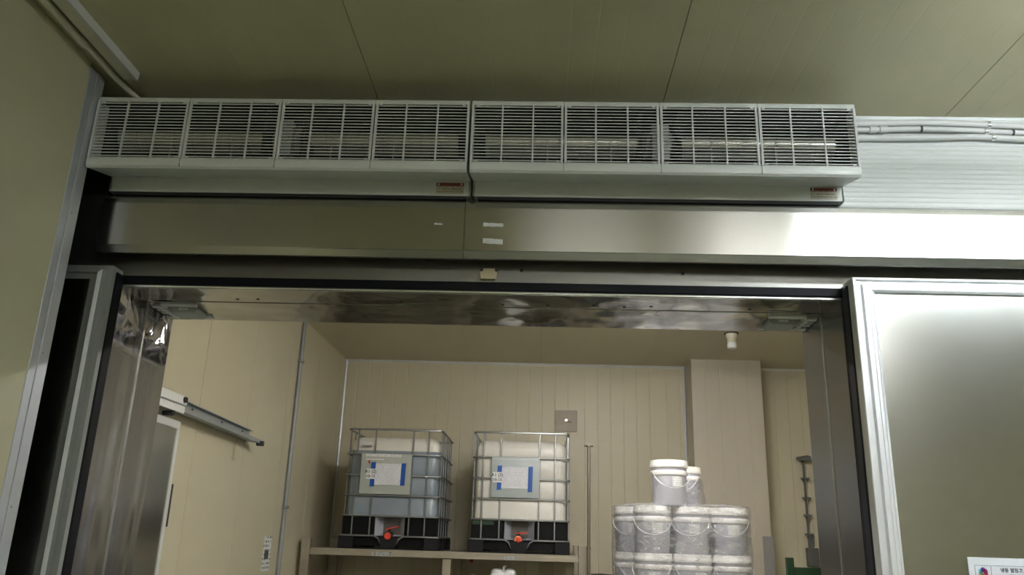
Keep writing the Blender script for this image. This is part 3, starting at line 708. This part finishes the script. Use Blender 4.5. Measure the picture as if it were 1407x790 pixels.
MB().lathe([(0, 0), (0.072, 0), (0.072, -0.010), (0, -0.010)], (1.92, 8.1, ZS), 24).build('base_ring', 'black_clip', b_, smooth=True)
MB().lathe([(0.058, -0.010), (0.056, -0.045), (0.046, -0.06), (0.045, -0.10), (0, -0.10)], (1.92, 8.1, ZS), 24).build('holder', 'raceway', b_, smooth=True)
MB().lathe([(0.042, -0.10), (0.046, -0.12), (0.045, -0.155), (0.03, -0.162), (0, -0.163)], (1.92, 8.1, ZS), 24).build('bulb', 'bulb', b_, smooth=True)

# ------------------------------------------------------------------ tank rack
def tank_rack():
    t = thing('storage_rack', (-0.92, 9.05, 0), 'steel rack carrying the two caged tanks', 'rack')
    yf, yk = 8.45, 9.62
    for x in (-2.365, 0.395):
        for y, zt in ((yf - 0.01, 1.575), (yk, 1.575)):
            MB().box(x, x + 0.085, y, y + 0.085, 0, zt).build('post', 'shelf_steel', t, bevel=0.004)
    for y in (yf + 0.02, yk):
        MB().box(-0.95, -0.865, y, y + 0.06, 0, 1.41).build('post', 'shelf_steel', t, bevel=0.004)
    MB().box(-2.28, 0.395, yf, yf + 0.05, 1.412, 1.456).build('front_beam', 'shelf_steel', t, bevel=0.003)
    MB().box(-2.28, 0.395, yk + 0.02, yk + 0.07, 1.412, 1.456).build('rear_beam', 'shelf_steel', t, bevel=0.003)
    y = yf + 0.003
    k = 0
    while y < yk:
        MB().box(-2.275, 0.39, y, min(y + 0.192, yk + 0.07), 1.4565, 1.478).build('deck_plank', 'shelf_steel', t); y += 0.2
    MB().box(-2.28, 0.395, yf + 0.02, yk + 0.06, 0.91, 0.935).build('lower_deck', 'shelf_steel', t)
    MB().box(-1.66, -1.46, yf - 0.004, yf, 1.414, 1.454).build('name_strip', 'print_steel', t)
    MB().box(-0.34, -0.22, yf - 0.004, yf, 1.416, 1.452).build('name_strip', 'print_steel', t)
tank_rack()

def ibc(cx, liquid, label, tagtxt, plate):
    yf = 8.46; z0 = 1.4785; D = 1.14; Wd = 1.0
    t = thing('tank_container', (cx, yf + D / 2, z0), label, 'tank', 'caged tanks on the rack')
    X = lambda a: cx + a
    # pallet with feet
    MB().box(X(-0.47), X(0.47), yf + 0.05, yf + D - 0.02, z0 + 0.03, z0 + 0.115).build('pallet_core', 'ibc_black', t)
    for a, b in ((-0.505, -0.355), (0.355, 0.505)):
        for y0 in (yf, yf + 0.5, yf + D - 0.15):
            MB().box(X(a), X(b), y0, y0 + 0.15, z0, z0 + 0.118).build('foot', 'ibc_foot', t, bevel=0.006)
    m = MB(); m.prism([(X(-0.10), z0 + 0.118), (X(-0.065), z0), (X(0.065), z0), (X(0.10), z0 + 0.118)], 'y', yf, yf + 0.16)
    m.build('foot', 'ibc_foot', t)
    MB().box(X(-0.505), X(0.505), yf + 0.01, yf + 0.03, z0 + 0.0, z0 + 0.018).build('skid', 'ibc_black', t)
    # cage rings
    def ring(z, hw, r=0.0085, dip=False):
        y0, y1, c = yf + 0.012, yf + D - 0.03, 0.035
        pts = []
        if dip:
            pts += [(X(-hw + c), y0, z), (X(-0.15), y0, z), (X(-0.105), y0, z - 0.025), (X(-0.075), y0, z - 0.075), (X(-0.05), y0, z - 0.09), (X(0.05), y0, z - 0.09), (X(0.075), y0, z - 0.075), (X(0.105), y0, z - 0.025), (X(0.15), y0, z)]
        for k in range(4):
            (ax, ay, a0) = ((hw - c, y0 + c, -90), (hw - c, y1 - c, 0), (-hw + c, y1 - c, 90), (-hw + c, y0 + c, 180))[k]
            for q in range(4):
                a = math.radians(a0 + 30 * q); pts.append((X(ax + c * math.cos(a)), ay + c * math.sin(a), z))
        MB().tube(pts, r, 6, closed=True).build('cage_ring', 'galvanised', t, smooth=True)
    zs = [1.80, 2.0, 2.20, 2.412]
    for z in zs: ring(z, 0.498 if z < 2.3 else 0.49)
    ring(2.665, 0.487, 0.011); ring(1.606, 0.50, 0.0095, dip=True)
    zb0, zb1 = 1.606, 2.665
    for a in (-0.385, -0.205, 0.19, 0.35):
        MB().tube([(X(a), yf + 0.022, zb0), (X(a), yf + 0.022, zb1)], 0.0085, 6).build('cage_bar', 'galvanised', t, smooth=True)
        MB().tube([(X(a), yf + D - 0.042, zb0), (X(a), yf + D - 0.042, zb1)], 0.0085, 6).build('cage_bar', 'galvanised', t, smooth=True)
    for s in (-1, 1):
        for y in (0.10, 0.30, 0.52, 0.74, 0.96):
            MB().tube([(X(s * 0.488), yf + y, zb0), (X(s * 0.480), yf + y, zb1)], 0.0085, 6).build('cage_bar', 'galvanised', t, smooth=True)
    # plastic bottle: rounded box, upper empty part paler
    def rbox(hw, y0, y1, c, z, n=5):
        pts = []
        for (ax, ay, a0) in ((hw - c, y0 + c, -90), (hw - c, y1 - c, 0), (-hw + c, y1 - c, 90), (-hw + c, y0 + c, 180)):
            for q in range(n + 1):
                a = math.radians(a0 + 90 * q / n); pts.append((X(ax + c * math.cos(a)), ay + c * math.sin(a), z))
        return pts
    y0, y1 = yf + 0.04, yf + D - 0.06
    lv = 2.452
    levels = [(1.79, 0.0), (1.80, 0.0), (1.985, 0), (2.0, 0.006), (2.015, 0), (2.185, 0), (2.2, 0.006), (2.215, 0), (2.397, 0), (2.412, 0.006), (2.427, 0), (lv, 0), (lv + 0.001, 0), (2.50, 0.0), (2.53, 0.006), (2.557, 0.020), (2.578, 0.042), (2.592, 0.072), (2.597, 0.11)]
    m = MB(); rings = [rbox(0.462 - d, y0 + d, y1 - d, 0.075, z) for z, d in levels]; n = len(rings[0])
    base = len(m.v); m.v += [p for r in rings for p in r]
    for i in range(len(rings) - 1):
        for k in range(n):
            l = (k + 1) % n
            m.f.append([i * n + k, i * n + l, (i + 1) * n + l, (i + 1) * n + k]); m.mi.append(1 if levels[i + 1][0] <= lv else 0)
    m.f.append([(len(rings) - 1) * n + k for k in range(n)]); m.mi.append(0)
    m.build('bottle', ['ibc_white', 'ibc_liquid' if liquid else 'ibc_white'], t, smooth=True, angle=50)
    # dark tray round the foot of the bottle with the valve pocket in the middle
    zt0, zt1 = z0 + 0.118, 1.79
    m = MB()
    m.box(X(-0.485), X(-0.158), y0 - 0.005, y1, zt0, zt1); m.box(X(0.158), X(0.485), y0 - 0.005, y1, zt0, zt1); m.box(X(-0.158), X(0.158), y0 + 0.20, y1, zt0, zt1)
    m.build('tray', 'ibc_black', t, bevel=0.01)
    m = MB()
    m.add([(X(-0.150), y0 - 0.012, zt1), (X(0.150), y0 - 0.012, zt1), (X(0.150), y0 - 0.012, zt0 + 0.01), (X(-0.150), y0 - 0.012, zt0 + 0.01),
           (X(-0.085), y0 + 0.11, zt1), (X(0.085), y0 + 0.11, zt1), (X(0.085), y0 + 0.11, zt0 + 0.03), (X(-0.085), y0 + 0.11, zt0 + 0.03)],
          [(0, 4, 7, 3), (5, 1, 2, 6), (3, 7, 6, 2)])
    m.cur = 1; m.add([(X(-0.085), y0 + 0.11, zt1), (X(0.085), y0 + 0.11, zt1), (X(0.085), y0 + 0.11, zt0 + 0.03), (X(-0.085), y0 + 0.11, zt0 + 0.03)], [(0, 1, 2, 3)])
    m.build('valve_pocket', ['pocket_grey', 'pocket_dark'], t)
    if not liquid:
        MB().box(X(-0.475), X(-0.26), y0 - 0.0085, y0 - 0.006, 1.745, 1.785).build('green_tape', 'green', t)
    # outlet valve
    vz = 1.607
    v = MB().lathe([(0, 0.19), (0.045, 0.19), (0.045, 0.10), (0.038, 0.09), (0.038, 0.03), (0.046, 0.028), (0.046, 0.0), (0, 0.0)], (X(-0.01), yf + 0.01, vz), 20, 'y').build('valve', 'valve_black', t, smooth=True)
    if liquid:
        MB().lathe([(0.034, 0.004), (0.036, -0.004), (0.033, -0.018), (0.028, -0.022), (0, -0.022)], (X(-0.01), yf + 0.01, vz), 22, 'y').build('cap', 'valve_red', v, smooth=True)
    else:
        MB().lathe([(0.038, 0.004), (0.040, -0.006), (0.030, -0.010), (0.026, -0.006), (0, -0.006)], (X(-0.01), yf + 0.01, vz), 22, 'y').build('cap_rim', 'valve_orange', v, smooth=True)
        MB().lathe([(0.027, 0.0), (0.027, -0.012), (0, -0.016)], (X(-0.005), yf + 0.01, vz + 0.005), 22, 'y').build('cap', 'valve_red', v, smooth=True)
    MB().lathe([(0.016, 0), (0.016, 0.05), (0, 0.05)], (X(-0.01), yf + 0.07, vz + 0.03), 14).build('stem', 'valve_black', v, smooth=True)
    k = 0.028 if liquid else 0.004
    h = MB(); h.add([(X(-0.035), yf + 0.02, vz + 0.058), (X(-0.035), yf + 0.09, vz + 0.058), (X(0.085), yf + 0.085, vz + 0.062 + k), (X(0.085), yf + 0.03, vz + 0.062 + k),
           (X(-0.035), yf + 0.02, vz + 0.070), (X(-0.035), yf + 0.09, vz + 0.070), (X(0.085), yf + 0.085, vz + 0.073 + k), (X(0.085), yf + 0.03, vz + 0.073 + k)],
          [(0, 1, 2, 3), (4, 5, 6, 7), (0, 1, 5, 4), (1, 2, 6, 5), (2, 3, 7, 6), (3, 0, 4, 7)])
    h.build('lever', 'red' if False else 'valve_red', v)
    # sign plate with a taped sheet and a tag
    a0, a1 = (-0.335, 0.185) if liquid else (-0.300, 0.188)
    yp = yf - 0.004
    p = MB().box(X(a0), X(a1), yp, yp + 0.006, 2.012, 2.418).build('sign_plate', plate, t, bevel=0.002)
    s0, s1 = (-0.185, 0.085) if liquid else (-0.195, 0.078)
    zs0, zs1 = 2.105, 2.318
    MB().box(X(s0), X(s1), yp - 0.003, yp - 0.0005, zs0, zs1).build('paper_sheet', 'print_paper', p)
    for q, (a, b, zz0, zz1) in enumerate(((s0 - 0.045, s0 + 0.004, zs0 - 0.02, zs1 + 0.012), (s1 - 0.004, s1 + 0.045, zs0 - 0.005 - (0 if liquid else 0.03), zs1 + 0.008))):
        m = MB(); m.add([(X(a), yp - 0.0045, zz0), (X(b - 0.003), yp - 0.0045, zz0 + 0.003), (X(b), yp - 0.0045, zz1), (X(a + 0.003), yp - 0.0045, zz1 - 0.004),
                         (X(a), yp - 0.0005, zz0), (X(b - 0.003), yp - 0.0005, zz0 + 0.003), (X(b), yp - 0.0005, zz1), (X(a + 0.003), yp - 0.0005, zz1 - 0.004)],
                        [(0, 1, 2, 3), (4, 5, 6, 7), (0, 1, 5, 4), (1, 2, 6, 5), (2, 3, 7, 6), (3, 0, 4, 7)])
        m.build('tape', 'blue_tape', p)
    tx = s0 - 0.045
    MB().box(X(tx - 0.045), X(tx + 0.05), yp - 0.006, yp - 0.0046, 2.160, 2.262).build('tag', 'white', p)
    text_mesh(tagtxt, 0.046, 'ink', p, (X(tx + 0.0025), yp - 0.0064, 2.233), (1, 0, 0), (0, 0, 1))
    text_mesh('10-15', 0.042, 'ink', p, (X(tx + 0.0025), yp - 0.0064, 2.187), (1, 0, 0), (0, 0, 1))
    if liquid:
        MB().box(X(-0.29), X(0.075), yp - 0.003, yp - 0.0005, 2.385, 2.412).build('title_strip', 'print_label', p)
        MB().box(X(-0.29), X(-0.10), yp - 0.003, yp - 0.0005, 2.352, 2.362).build('title_strip', 'white', p)
        MB().box(X(-0.26), X(-0.243), yp - 0.003, yp - 0.0005, 2.315, 2.345).build('red_mark', 'red', p)
        MB().box(X(-0.34), X(-0.24), yf - 0.002, yf + 0.034, 2.49, 2.505).build('bottle_mark', 'pocket_grey', t)
    else:
        MB().box(X(-0.29), X(0.17), yp - 0.002, yp - 0.0005, 2.392, 2.396).build('plate_fold', 'wall_white', p)
    return t
ibc(-1.502, True, 'caged plastic tank with blue-grey liquid and red valve cap', 'A1 (2)', 'plate_grey')
ibc(-0.195, False, 'caged plastic tank with white bottle and orange-rimmed valve', 'A1 (3)', 'plate_blue')

# white jerrycan on the lower deck
def jerrycan():
    cx, cy, z0 = -0.345, 8.60, 0.9355
    t = thing('jerrycan', (cx, cy, z0), 'white plastic jerrycan on the lower deck of the rack', 'jerrycan')
    m = MB(); lv = [(0.0, 0.13), (0.02, 0.145), (0.30, 0.145), (0.335, 0.135), (0.36, 0.11)]; n = 24; rings = []
    for z, r in lv:
        ring = []
        for k in range(n):
            a = 2 * PI * k / n; c, s = math.cos(a), math.sin(a)
            q = 1 / max(abs(c), abs(s)) ** 0.7
            ring.append((cx + r * c * q * 1.0, cy + r * s * q * 0.8, z0 + z))
        rings.append(ring)
    m.v = [p for r in rings for p in r]
    for i in range(len(lv) - 1):
        for k in range(n):
            l = (k + 1) % n; m.f.append([i * n + k, i * n + l, (i + 1) * n + l, (i + 1) * n + k]); m.mi.append(0)
    m.f.append([k for k in range(n)]); m.f.append([(len(lv) - 1) * n + k for k in range(n)]); m.mi += [0, 0]
    m.build('body', 'jug_white', t, smooth=True, angle=50)
    for s in (-1, 1):
        MB().lathe([(0, 0.045), (0.03, 0.043), (0.055, 0.028), (0.065, 0.0)], (cx + s * 0.062, cy, z0 + 0.352), 18).build('shoulder', 'jug_white', t, smooth=True)
    MB().tube([(cx, cy, z0 + 0.35), (cx, cy, z0 + 0.415)], 0.012, 12).build('spout', 'jug_white', t, smooth=True)
    MB().tube([(cx - 0.008, cy, z0 + 0.412), (cx + 0.028, cy, z0 + 0.415)], 0.008, 10).build('spout_tip', 'jug_white', t, smooth=True)
jerrycan()

# drum with an upright pipe, right of the rack
def drum_mixer():
    t = thing('drum_mixer', (0.60, 8.30, 0), 'upright steel pipe on a dark drum beside the tank rack', 'drum')
    MB().lathe([(0, 0.0), (0.155, 0.0), (0.155, 0.60), (0.160, 0.61), (0.155, 0.62), (0.155, 1.285), (0, 1.285)], (0.61, 8.28, 0), 28).build('drum', 'drum_grey', t, smooth=True)
    MB().lathe([(0.1555, 1.268), (0.1575, 1.268), (0.1575, 1.285), (0.1555, 1.285)], (0.61, 8.28, 0), 28).build('band', 'yellow', t, smooth=True)
    MB().lathe([(0.160, 1.285), (0.160, 1.298), (0.12, 1.318), (0, 1.325)], (0.61, 8.28, 0), 28).build('drum_lid', 'black_clip', t, smooth=True)
    MB().tube([(0.487, 8.30, 1.29), (0.487, 8.30, 2.532)], 0.0155, 14).build('pipe', 'pipe_steel', t, smooth=True)
    MB().lathe([(0, 2.527), (0.045, 2.527), (0.045, 2.537), (0, 2.537)], (0.487, 8.30, 0), 20).build('flange', 'pipe_steel', t, smooth=True)
    MB().lathe([(0.0155, 1.54), (0.022, 1.54), (0.022, 1.56), (0.0155, 1.56)], (0.487, 8.30, 0), 14).build('collar', 'pipe_steel', t, smooth=True)
drum_mixer()

# plate on the back wall
p_ = thing('wall_plate', (0.303, SYB, 2.99), 'square brownish steel plate with a small knob on the store room wall', 'plate')
MB().box(0.172, 0.434, SYB - 0.012, SYB - 0.001, 2.86, 3.115).build('plate', 'plate_brown', p_, bevel=0.003)
MB().lathe([(0, -0.05), (0.018, -0.048), (0.02, -0.02), (0.010, -0.012)], (0.30, SYB, 2.993), 16, 'y').build('knob', 'polished', p_, smooth=True)
MB().tube([(0.30, SYB - 0.03, 2.993), (0.36, SYB - 0.035, 2.98)], 0.008, 8).build('lever', 'polished', p_, smooth=True)
m_ = MB(); m_.add([(-0.79, SYB - 0.0015, 1.36), (-0.755, SYB - 0.0015, 1.345), (-0.735, SYB - 0.0015, 1.385), (-0.76, SYB - 0.0015, 1.42), (-0.785, SYB - 0.0015, 1.40)], [(0, 1, 2, 3, 4)])
tag(m_.build('red_sticker', 'red'), 'small red mark on the store room wall under the rack deck', 'sticker')

# ------------------------------------------------------------------ left wall of the store room: rail, door, conduit, notice
def inner_left():
    d = thing('door_3', (SXL, 4.6, 0), 'small steel sliding door with white frame on the store room wall', 'door', kind='structure')
    x0, x1 = SXL + 0.012, SXL + 0.075
    ztop, ye = 2.275, 5.235
    MB().box(x0, x1, 3.80, ye - 0.03, 0.02, ztop - 0.05).build('panel', 'steel_leaf', d)
    MB().box(x0, x1 + 0.008, 3.72, ye, ztop - 0.05, ztop).build('top_rail', 'aluminium', d, bevel=0.004)
    MB().box(x0, x1 + 0.008, ye - 0.03, ye, 0.02, ztop - 0.05).build('stile', 'aluminium', d, bevel=0.004)
    MB().box(x0, x1 + 0.008, 3.72, 3.80, 0.02, ztop - 0.05).build('stile', 'aluminium', d, bevel=0.004)
    MB().tube([(x1 + 0.012, ye + 0.006, 1.62), (x1 + 0.012, ye + 0.006, 1.88)], 0.006, 6).build('edge_pull', 'black_clip', d)
    r = thing('door_rail', (SXL, 5.7, 2.3), 'grey galvanised sliding rail sloping along the store room wall', 'rail')
    # C-shaped rail, slightly falling towards the back
    ya, yb, za, zb = 3.75, 6.72, 2.382, 2.322
    prof = [(0.0, 0.085), (0.035, 0.085), (0.035, 0.081), (0.004, 0.081), (0.004, 0.0), (0.105, -0.012), (0.105, 0.012), (0.109, 0.012), (0.109, -0.018), (0.0, -0.005)]
    m = MB(); n = len(prof)
    m.add([(SXL + 0.002 + a, ya, za + b) for a, b in prof] + [(SXL + 0.002 + a, yb, zb + b) for a, b in prof],
          [(i, (i + 1) % n, n + (i + 1) % n, n + i) for i in range(n)] + [tuple(range(n)), tuple(range(n, 2 * n))])
    m.build('channel', 'galv_rail', r)
    for y in (5.55, 6.1, 6.55):
        MB().lathe([(0, 0.008), (0.012, 0.006), (0.013, 0)], (SXL + 0.006, y, za + (zb - za) * (y - ya) / (yb - ya) + 0.05), 8, 'x').build('bolt', 'black_clip', r, smooth=True)
    MB().box(SXL + 0.08, SXL + 0.135, 6.70, 6.745, 2.285, 2.325).build('end_stop', 'black_clip', r, bevel=0.004)
    MB().tube([(SXL + 0.02, 6.42, 2.30), (SXL + 0.02, 6.42, 2.14)], 0.007, 6).build('hanger_pin', 'catch_beige', r)
    h = thing('rail_carriage', (SXL + 0.08, 5.0, 2.36), 'white roller carriage hanging on the sloping rail', 'carriage')
    MB().box(SXL + 0.112, SXL + 0.135, 4.5, 5.17, 2.368, 2.425).build('upper_plate', 'white', h, bevel=0.005)
    MB().box(SXL + 0.112, SXL + 0.128, 4.5, 5.165, 2.315, 2.362).build('lower_plate', 'white', h, bevel=0.005)
    MB().lathe([(0, 0.018), (0.018, 0.016), (0.02, 0)], (SXL + 0.135, 5.12, 2.40), 14, 'x').build('bolt', 'black_clip', h, smooth=True)
    MB().lathe([(0, 0.02), (0.016, 0.02), (0.016, -0.05), (0, -0.05)], (SXL + 0.105, 5.02, 2.30), 14, 'x').build('roller', 'black_clip', h, smooth=True)
    c = thing('wall_conduit', (SXL, 7.87, 0), 'grey vertical conduit on the store room wall', 'conduit')
    MB().tube([(SXL + 0.022, 7.87, 0), (SXL + 0.022, 7.87, ZS)], 0.021, 12).build('pipe', 'conduit_grey', c, smooth=True)
    for z in (1.84, 3.24):
        MB().box(SXL + 0.001, SXL + 0.05, 7.835, 7.905, z - 0.012, z + 0.012).build('clamp', 'galvanised', c, bevel=0.004)
    nt = thing('wall_notice', (SXL, 7.54, 1.4), 'narrow white notice beside the grey wall conduit', 'notice')
    MB().box(SXL + 0.0005, SXL + 0.004, 7.44, 7.64, 1.28, 1.575).build('sheet', 'print_notice', nt)
    MB().box(SXL + 0.004, SXL + 0.006, 7.47, 7.58, 1.38, 1.455).build('picture', 'rack_dark', nt)
inner_left()

# ------------------------------------------------------------------ pails
R, H = 0.152, 0.36
def pail_meshes():
    body = MB().lathe([(0, 0.0), (0.126, 0.0), (0.130, 0.006), (0.1415, 0.262), (0.143, 0.318), (0, 0.318)], (0, 0, 0), 28)
    lid = MB().lathe([(0.1425, 0.298), (0.1505, 0.300), (R, 0.306), (R, 0.322), (0.149, 0.326), (0.149, 0.350), (0.146, 0.3575), (0.138, 0.3575), (0.136, 0.350), (0, 0.350)], (0, 0, 0), 28)
    collar = MB().lathe([(0.1405, 0.236), (0.1475, 0.240), (0.1495, 0.246), (0.1495, 0.268), (0.146, 0.274), (0.1435, 0.276)], (0, 0, 0), 28)
    hd = []
    for k in range(17):
        a = PI * k / 16
        hd.append((-0.1495 * math.cos(a), -0.052 - 0.097 * math.sin(a) ** 0.6, 0.262 - 0.125 * math.sin(a)))
    hd = [(-0.1495, 0.0, 0.262)] + hd + [(0.1495, 0.0, 0.262)]
    handle = MB().tube(hd, 0.0026, 6)
    lab = MB(); n = 8; vs = []
    for k in range(n + 1):
        a = -PI / 2 + (k / n - 0.5) * 0.62 + 0.25
        for z, rr in ((0.150, 0.1385), (0.228, 0.1423)): vs.append((rr * math.cos(a), rr * math.sin(a), z))
        for z, rr in ((0.150, 0.1370), (0.228, 0.1408)): vs.append((rr * math.cos(a), rr * math.sin(a), z))
    lab.add(vs, [(4 * k, 4 * k + 4, 4 * k + 5, 4 * k + 1) for k in range(n)] + [(4 * k + 2, 4 * k + 3, 4 * k + 7, 4 * k + 6) for k in range(n)])
    return body, lid, handle, lab, collar
_b, _l, _h, _t, _c = pail_meshes()
def pail(loc, label, group, full=True, rot=0.0, proto={}):
    t = thing('pail', loc, label, 'pail', group)
    for nm, mb, mt in (('body', _b, 'pail_body'), ('lid', _l, 'pail_lid'), ('collar', _c, 'pail_lid'), ('handle', _h, 'wire'), ('pail_label', _t, 'print_label')):
        if not full and nm in ('handle', 'pail_label'): continue
        if nm not in proto:
            o = mb.build(nm, mt, None, smooth=True, angle=40); proto[nm] = o.data
        else:
            o = bpy.data.objects.new(nm, proto[nm]); COL.objects.link(o)
        o.parent = t
    t.rotation_euler.z = rot
    return t
rows = [[(0.905, 6.80), (1.215, 6.80), (1.522, 6.805)], [(0.785, 7.108), (1.095, 7.112), (1.405, 7.11)], [(0.80, 7.42), (1.11, 7.42), (1.42, 7.42)]]
ZP = 0.10
for lay in range(5):
    for ri, row in enumerate(rows):
        for x, y in row:
            jx = 0.0
            lb = 'pail in the %s wrapped layer, %s, %s' % (('bottom', 'second lowest', 'middle', 'second highest', 'uppermost')[lay],
                 ('doorway side row', 'middle row', 'back wall side row')[ri], ('at the tank rack end', 'between two other pails', 'at the trolley end')[row.index((x, y))])
            pail((x + jx, y, ZP + H * lay), lb, 'pails in the wrapped stack', full=(lay >= 3 and ri < 2), rot=random.uniform(-0.35, 0.25))
pail((1.048, 6.80, ZP + H * 5), 'single white pail with wire handle on top of the wrapped stack', 'pails on top of the stack', rot=0.12)
pail((1.262, 7.36, ZP + H * 5), 'white pail partly wrapped in film behind the topmost pail', 'pails on top of the stack', rot=-0.5)

def pallet():
    t = thing('pallet', (1.15, 7.11, 0), 'wooden pallet under the stack of pails', 'pallet')
    x0, x1, y0, y1 = 0.62, 1.70, 6.63, 7.60
    for k in range(7):
        y = y0 + k * (y1 - y0 - 0.1) / 6
        MB().box(x0, x1, y, y + 0.10, 0.078, 0.0995).build('board', 'wood', t)
    for x in (x0, (x0 + x1) / 2 - 0.045, x1 - 0.09):
        MB().box(x, x + 0.09, y0, y1, 0.0, 0.0775).build('stringer', 'wood', t)
pallet()

def film():
    t = thing('stretch_film', (1.15, 7.11, 0.1), 'clear wrinkled stretch film around the stack of pails', 'film')
    cs = [c for row in rows for c in row]
    hull = []
    for k in range(720):
        a = 2 * PI * k / 720; n = Vector((math.cos(a), math.sin(a)))
        c = max(cs, key=lambda q: q[0] * n.x + q[1] * n.y)
        hull.append(Vector((c[0] + 0.160 * n.x, c[1] + 0.160 * n.y)))
    # resample evenly
    L = [0.0]
    for i in range(len(hull)): L.append(L[-1] + (hull[(i + 1) % len(hull)] - hull[i]).length)
    N = 170; pts = []; j = 0
    for i in range(N):
        d = L[-1] * i / N
        while L[j + 1] < d: j += 1
        f = (d - L[j]) / max(1e-9, L[j + 1] - L[j]); pts.append(hull[j].lerp(hull[(j + 1) % len(hull)], f))
    c0 = Vector((1.15, 7.11)); M = 60
    m = MB(); vs = []
    for q in range(M + 1):
        z = 0.12 + (1.905 - 0.12) * q / M
        ph = ((z - ZP) % H) / H
        for p in pts:
            d = (p - c0).normalized()
            w = 0.008 * noise.noise(Vector((p.x * 9, p.y * 9, z * 16))) + 0.004 * noise.noise(Vector((p.x * 30, p.y * 30, z * 50)))
            w -= 0.007 * (1 - min(1, abs(ph - 0.9) / 0.35)) * 0 + 0.010 * max(0.0, math.sin(ph * PI)) * 0.6
            zz = z + (0.012 * noise.noise(Vector((p.x * 14, p.y * 14, 3.3))) if q == M else 0)
            vs.append((p.x + d.x * (w + 0.006), p.y + d.y * (w + 0.006), zz))
    fs = [(q * N + i, q * N + (i + 1) % N, (q + 1) * N + (i + 1) % N, (q + 1) * N + i) for q in range(M) for i in range(N)]
    m.add(vs, fs); m.build('side_wrap', 'film', t, smooth=True, angle=60)
    # crumpled top edge folded over the lids
    m = MB(); vs = []; K = 9
    for q in range(K + 1):
        f = q / K
        for i, p in enumerate(pts):
            s = 1 - 0.42 * f
            x, y = c0.x + (p.x - c0.x) * s, c0.y + (p.y - c0.y) * s
            z = 1.906 + 0.010 * math.sin(f * PI) + (0.018 * f) * (0.5 + noise.noise(Vector((x * 12, y * 12, 1.7)))) + 0.008 * noise.noise(Vector((x * 34, y * 34, 5.1)))
            k = math.exp(-((x - 1.30) ** 2 + (y - 7.15) ** 2) / 0.03); z += 0.07 * k * (0.6 + 0.8 * noise.noise(Vector((x * 18, y * 18, 9))))
            z = max(z, 1.9035)
            vs.append((x, y, z))
    fs = [(q * N + i, q * N + (i + 1) % N, (q + 1) * N + (i + 1) % N, (q + 1) * N + i) for q in range(K) for i in range(N)]
    m.add(vs, fs); m.build('top_fold', 'film', t, smooth=True, angle=60)
    # loose tail drawn round the second top pail
    m = MB(); vs = []; n1, n2 = 40, 16
    for q in range(n2 + 1):
        z = 1.915 + 0.245 * q / n2
        for i in range(n1 + 1):
            a = PI * 1.02 + (PI * 1.15) * i / n1
            r = 0.160 + 0.035 * (1 - q / n2) ** 2 + 0.010 * noise.noise(Vector((a * 5, z * 14, 2)))
            vs.append((1.262 + r * math.cos(a), 7.36 + r * math.sin(a), z + 0.02 * noise.noise(Vector((a * 6, 0, 4))) * (q / n2)))
    m.add(vs, [(q * (n1 + 1) + i, q * (n1 + 1) + i + 1, (q + 1) * (n1 + 1) + i + 1, (q + 1) * (n1 + 1) + i) for q in range(n2) for i in range(n1)])
    m.build('loose_tail', 'film', t, smooth=True, angle=60)
film()

# ------------------------------------------------------------------ right of the store room: green trolley and peg strip
def trolley():
    t = thing('green_trolley', (2.16, 7.05, 0), 'green painted steel trolley standing by the cream column', 'trolley')
    for x in (2.005, 2.29):
        MB().box(x, x + 0.055, 6.98, 7.035, 0.12, 1.535).build('upright', 'green', t, bevel=0.004)
    MB().box(2.06, 2.29, 6.985, 7.03, 1.36, 1.462).build('cross_bar', 'green', t, bevel=0.004)
    MB().box(2.06, 2.29, 6.985, 7.03, 0.60, 0.68).build('cross_bar', 'green', t, bevel=0.004)
    MB().box(1.99, 2.36, 6.98, 7.75, 0.12, 0.16).build('platform', 'green', t, bevel=0.004)
    for x in (2.03, 2.32):
        for y in (7.05, 7.68):
            MB().lathe([(0, -0.02), (0.055, -0.02), (0.06, -0.012), (0.06, 0.012), (0.055, 0.02), (0, 0.02)], (x, y, 0.06), 18, 'x').build('wheel', 'gasket', t, smooth=True)
trolley()
def peg_strip():
    t = thing('peg_strip', (3.06, SYB, 1.6), 'thin vertical metal strip with cross pegs on the recess wall', 'peg strip')
    y = 9.75
    MB().box(3.064, 3.074, y, SYB - 0.004, 1.62, 2.60).build('strip', 'rack_dark', t)
    for z in (2.385, 2.165, 1.972, 1.765):
        MB().box(3.02, 3.115, y - 0.03, y + 0.002, z - 0.010, z + 0.010).build('peg', 'rack_dark', t, bevel=0.003)
        MB().tube([(3.07, y - 0.02, z - 0.045), (3.07, y - 0.02, z)], 0.010, 8).build('peg_foot', 'rack_dark', t)
    m = MB(); m.add([(3.0, y - 0.06, 2.605), (3.14, y - 0.06, 2.63), (3.14, SYB - 0.004, 2.66), (3.0, SYB - 0.004, 2.635), (3.0, y - 0.06, 2.58), (3.14, y - 0.06, 2.585), (3.14, SYB - 0.004, 2.60), (3.0, SYB - 0.004, 2.60)],
                    [(0, 1, 2, 3), (4, 5, 6, 7), (0, 1, 5, 4), (1, 2, 6, 5), (2, 3, 7, 6), (3, 0, 4, 7)])
    m.build('top_bracket', 'rack_dark', t)
    MB().box(3.075, 3.12, y, SYB - 0.004, 1.62, 1.76).build('gusset', 'rack_dark', t)
    MB().box(3.03, 3.15, y - 0.04, SYB - 0.004, 1.42, 1.62).build('box', 'rack_dark', t, bevel=0.006)
peg_strip()
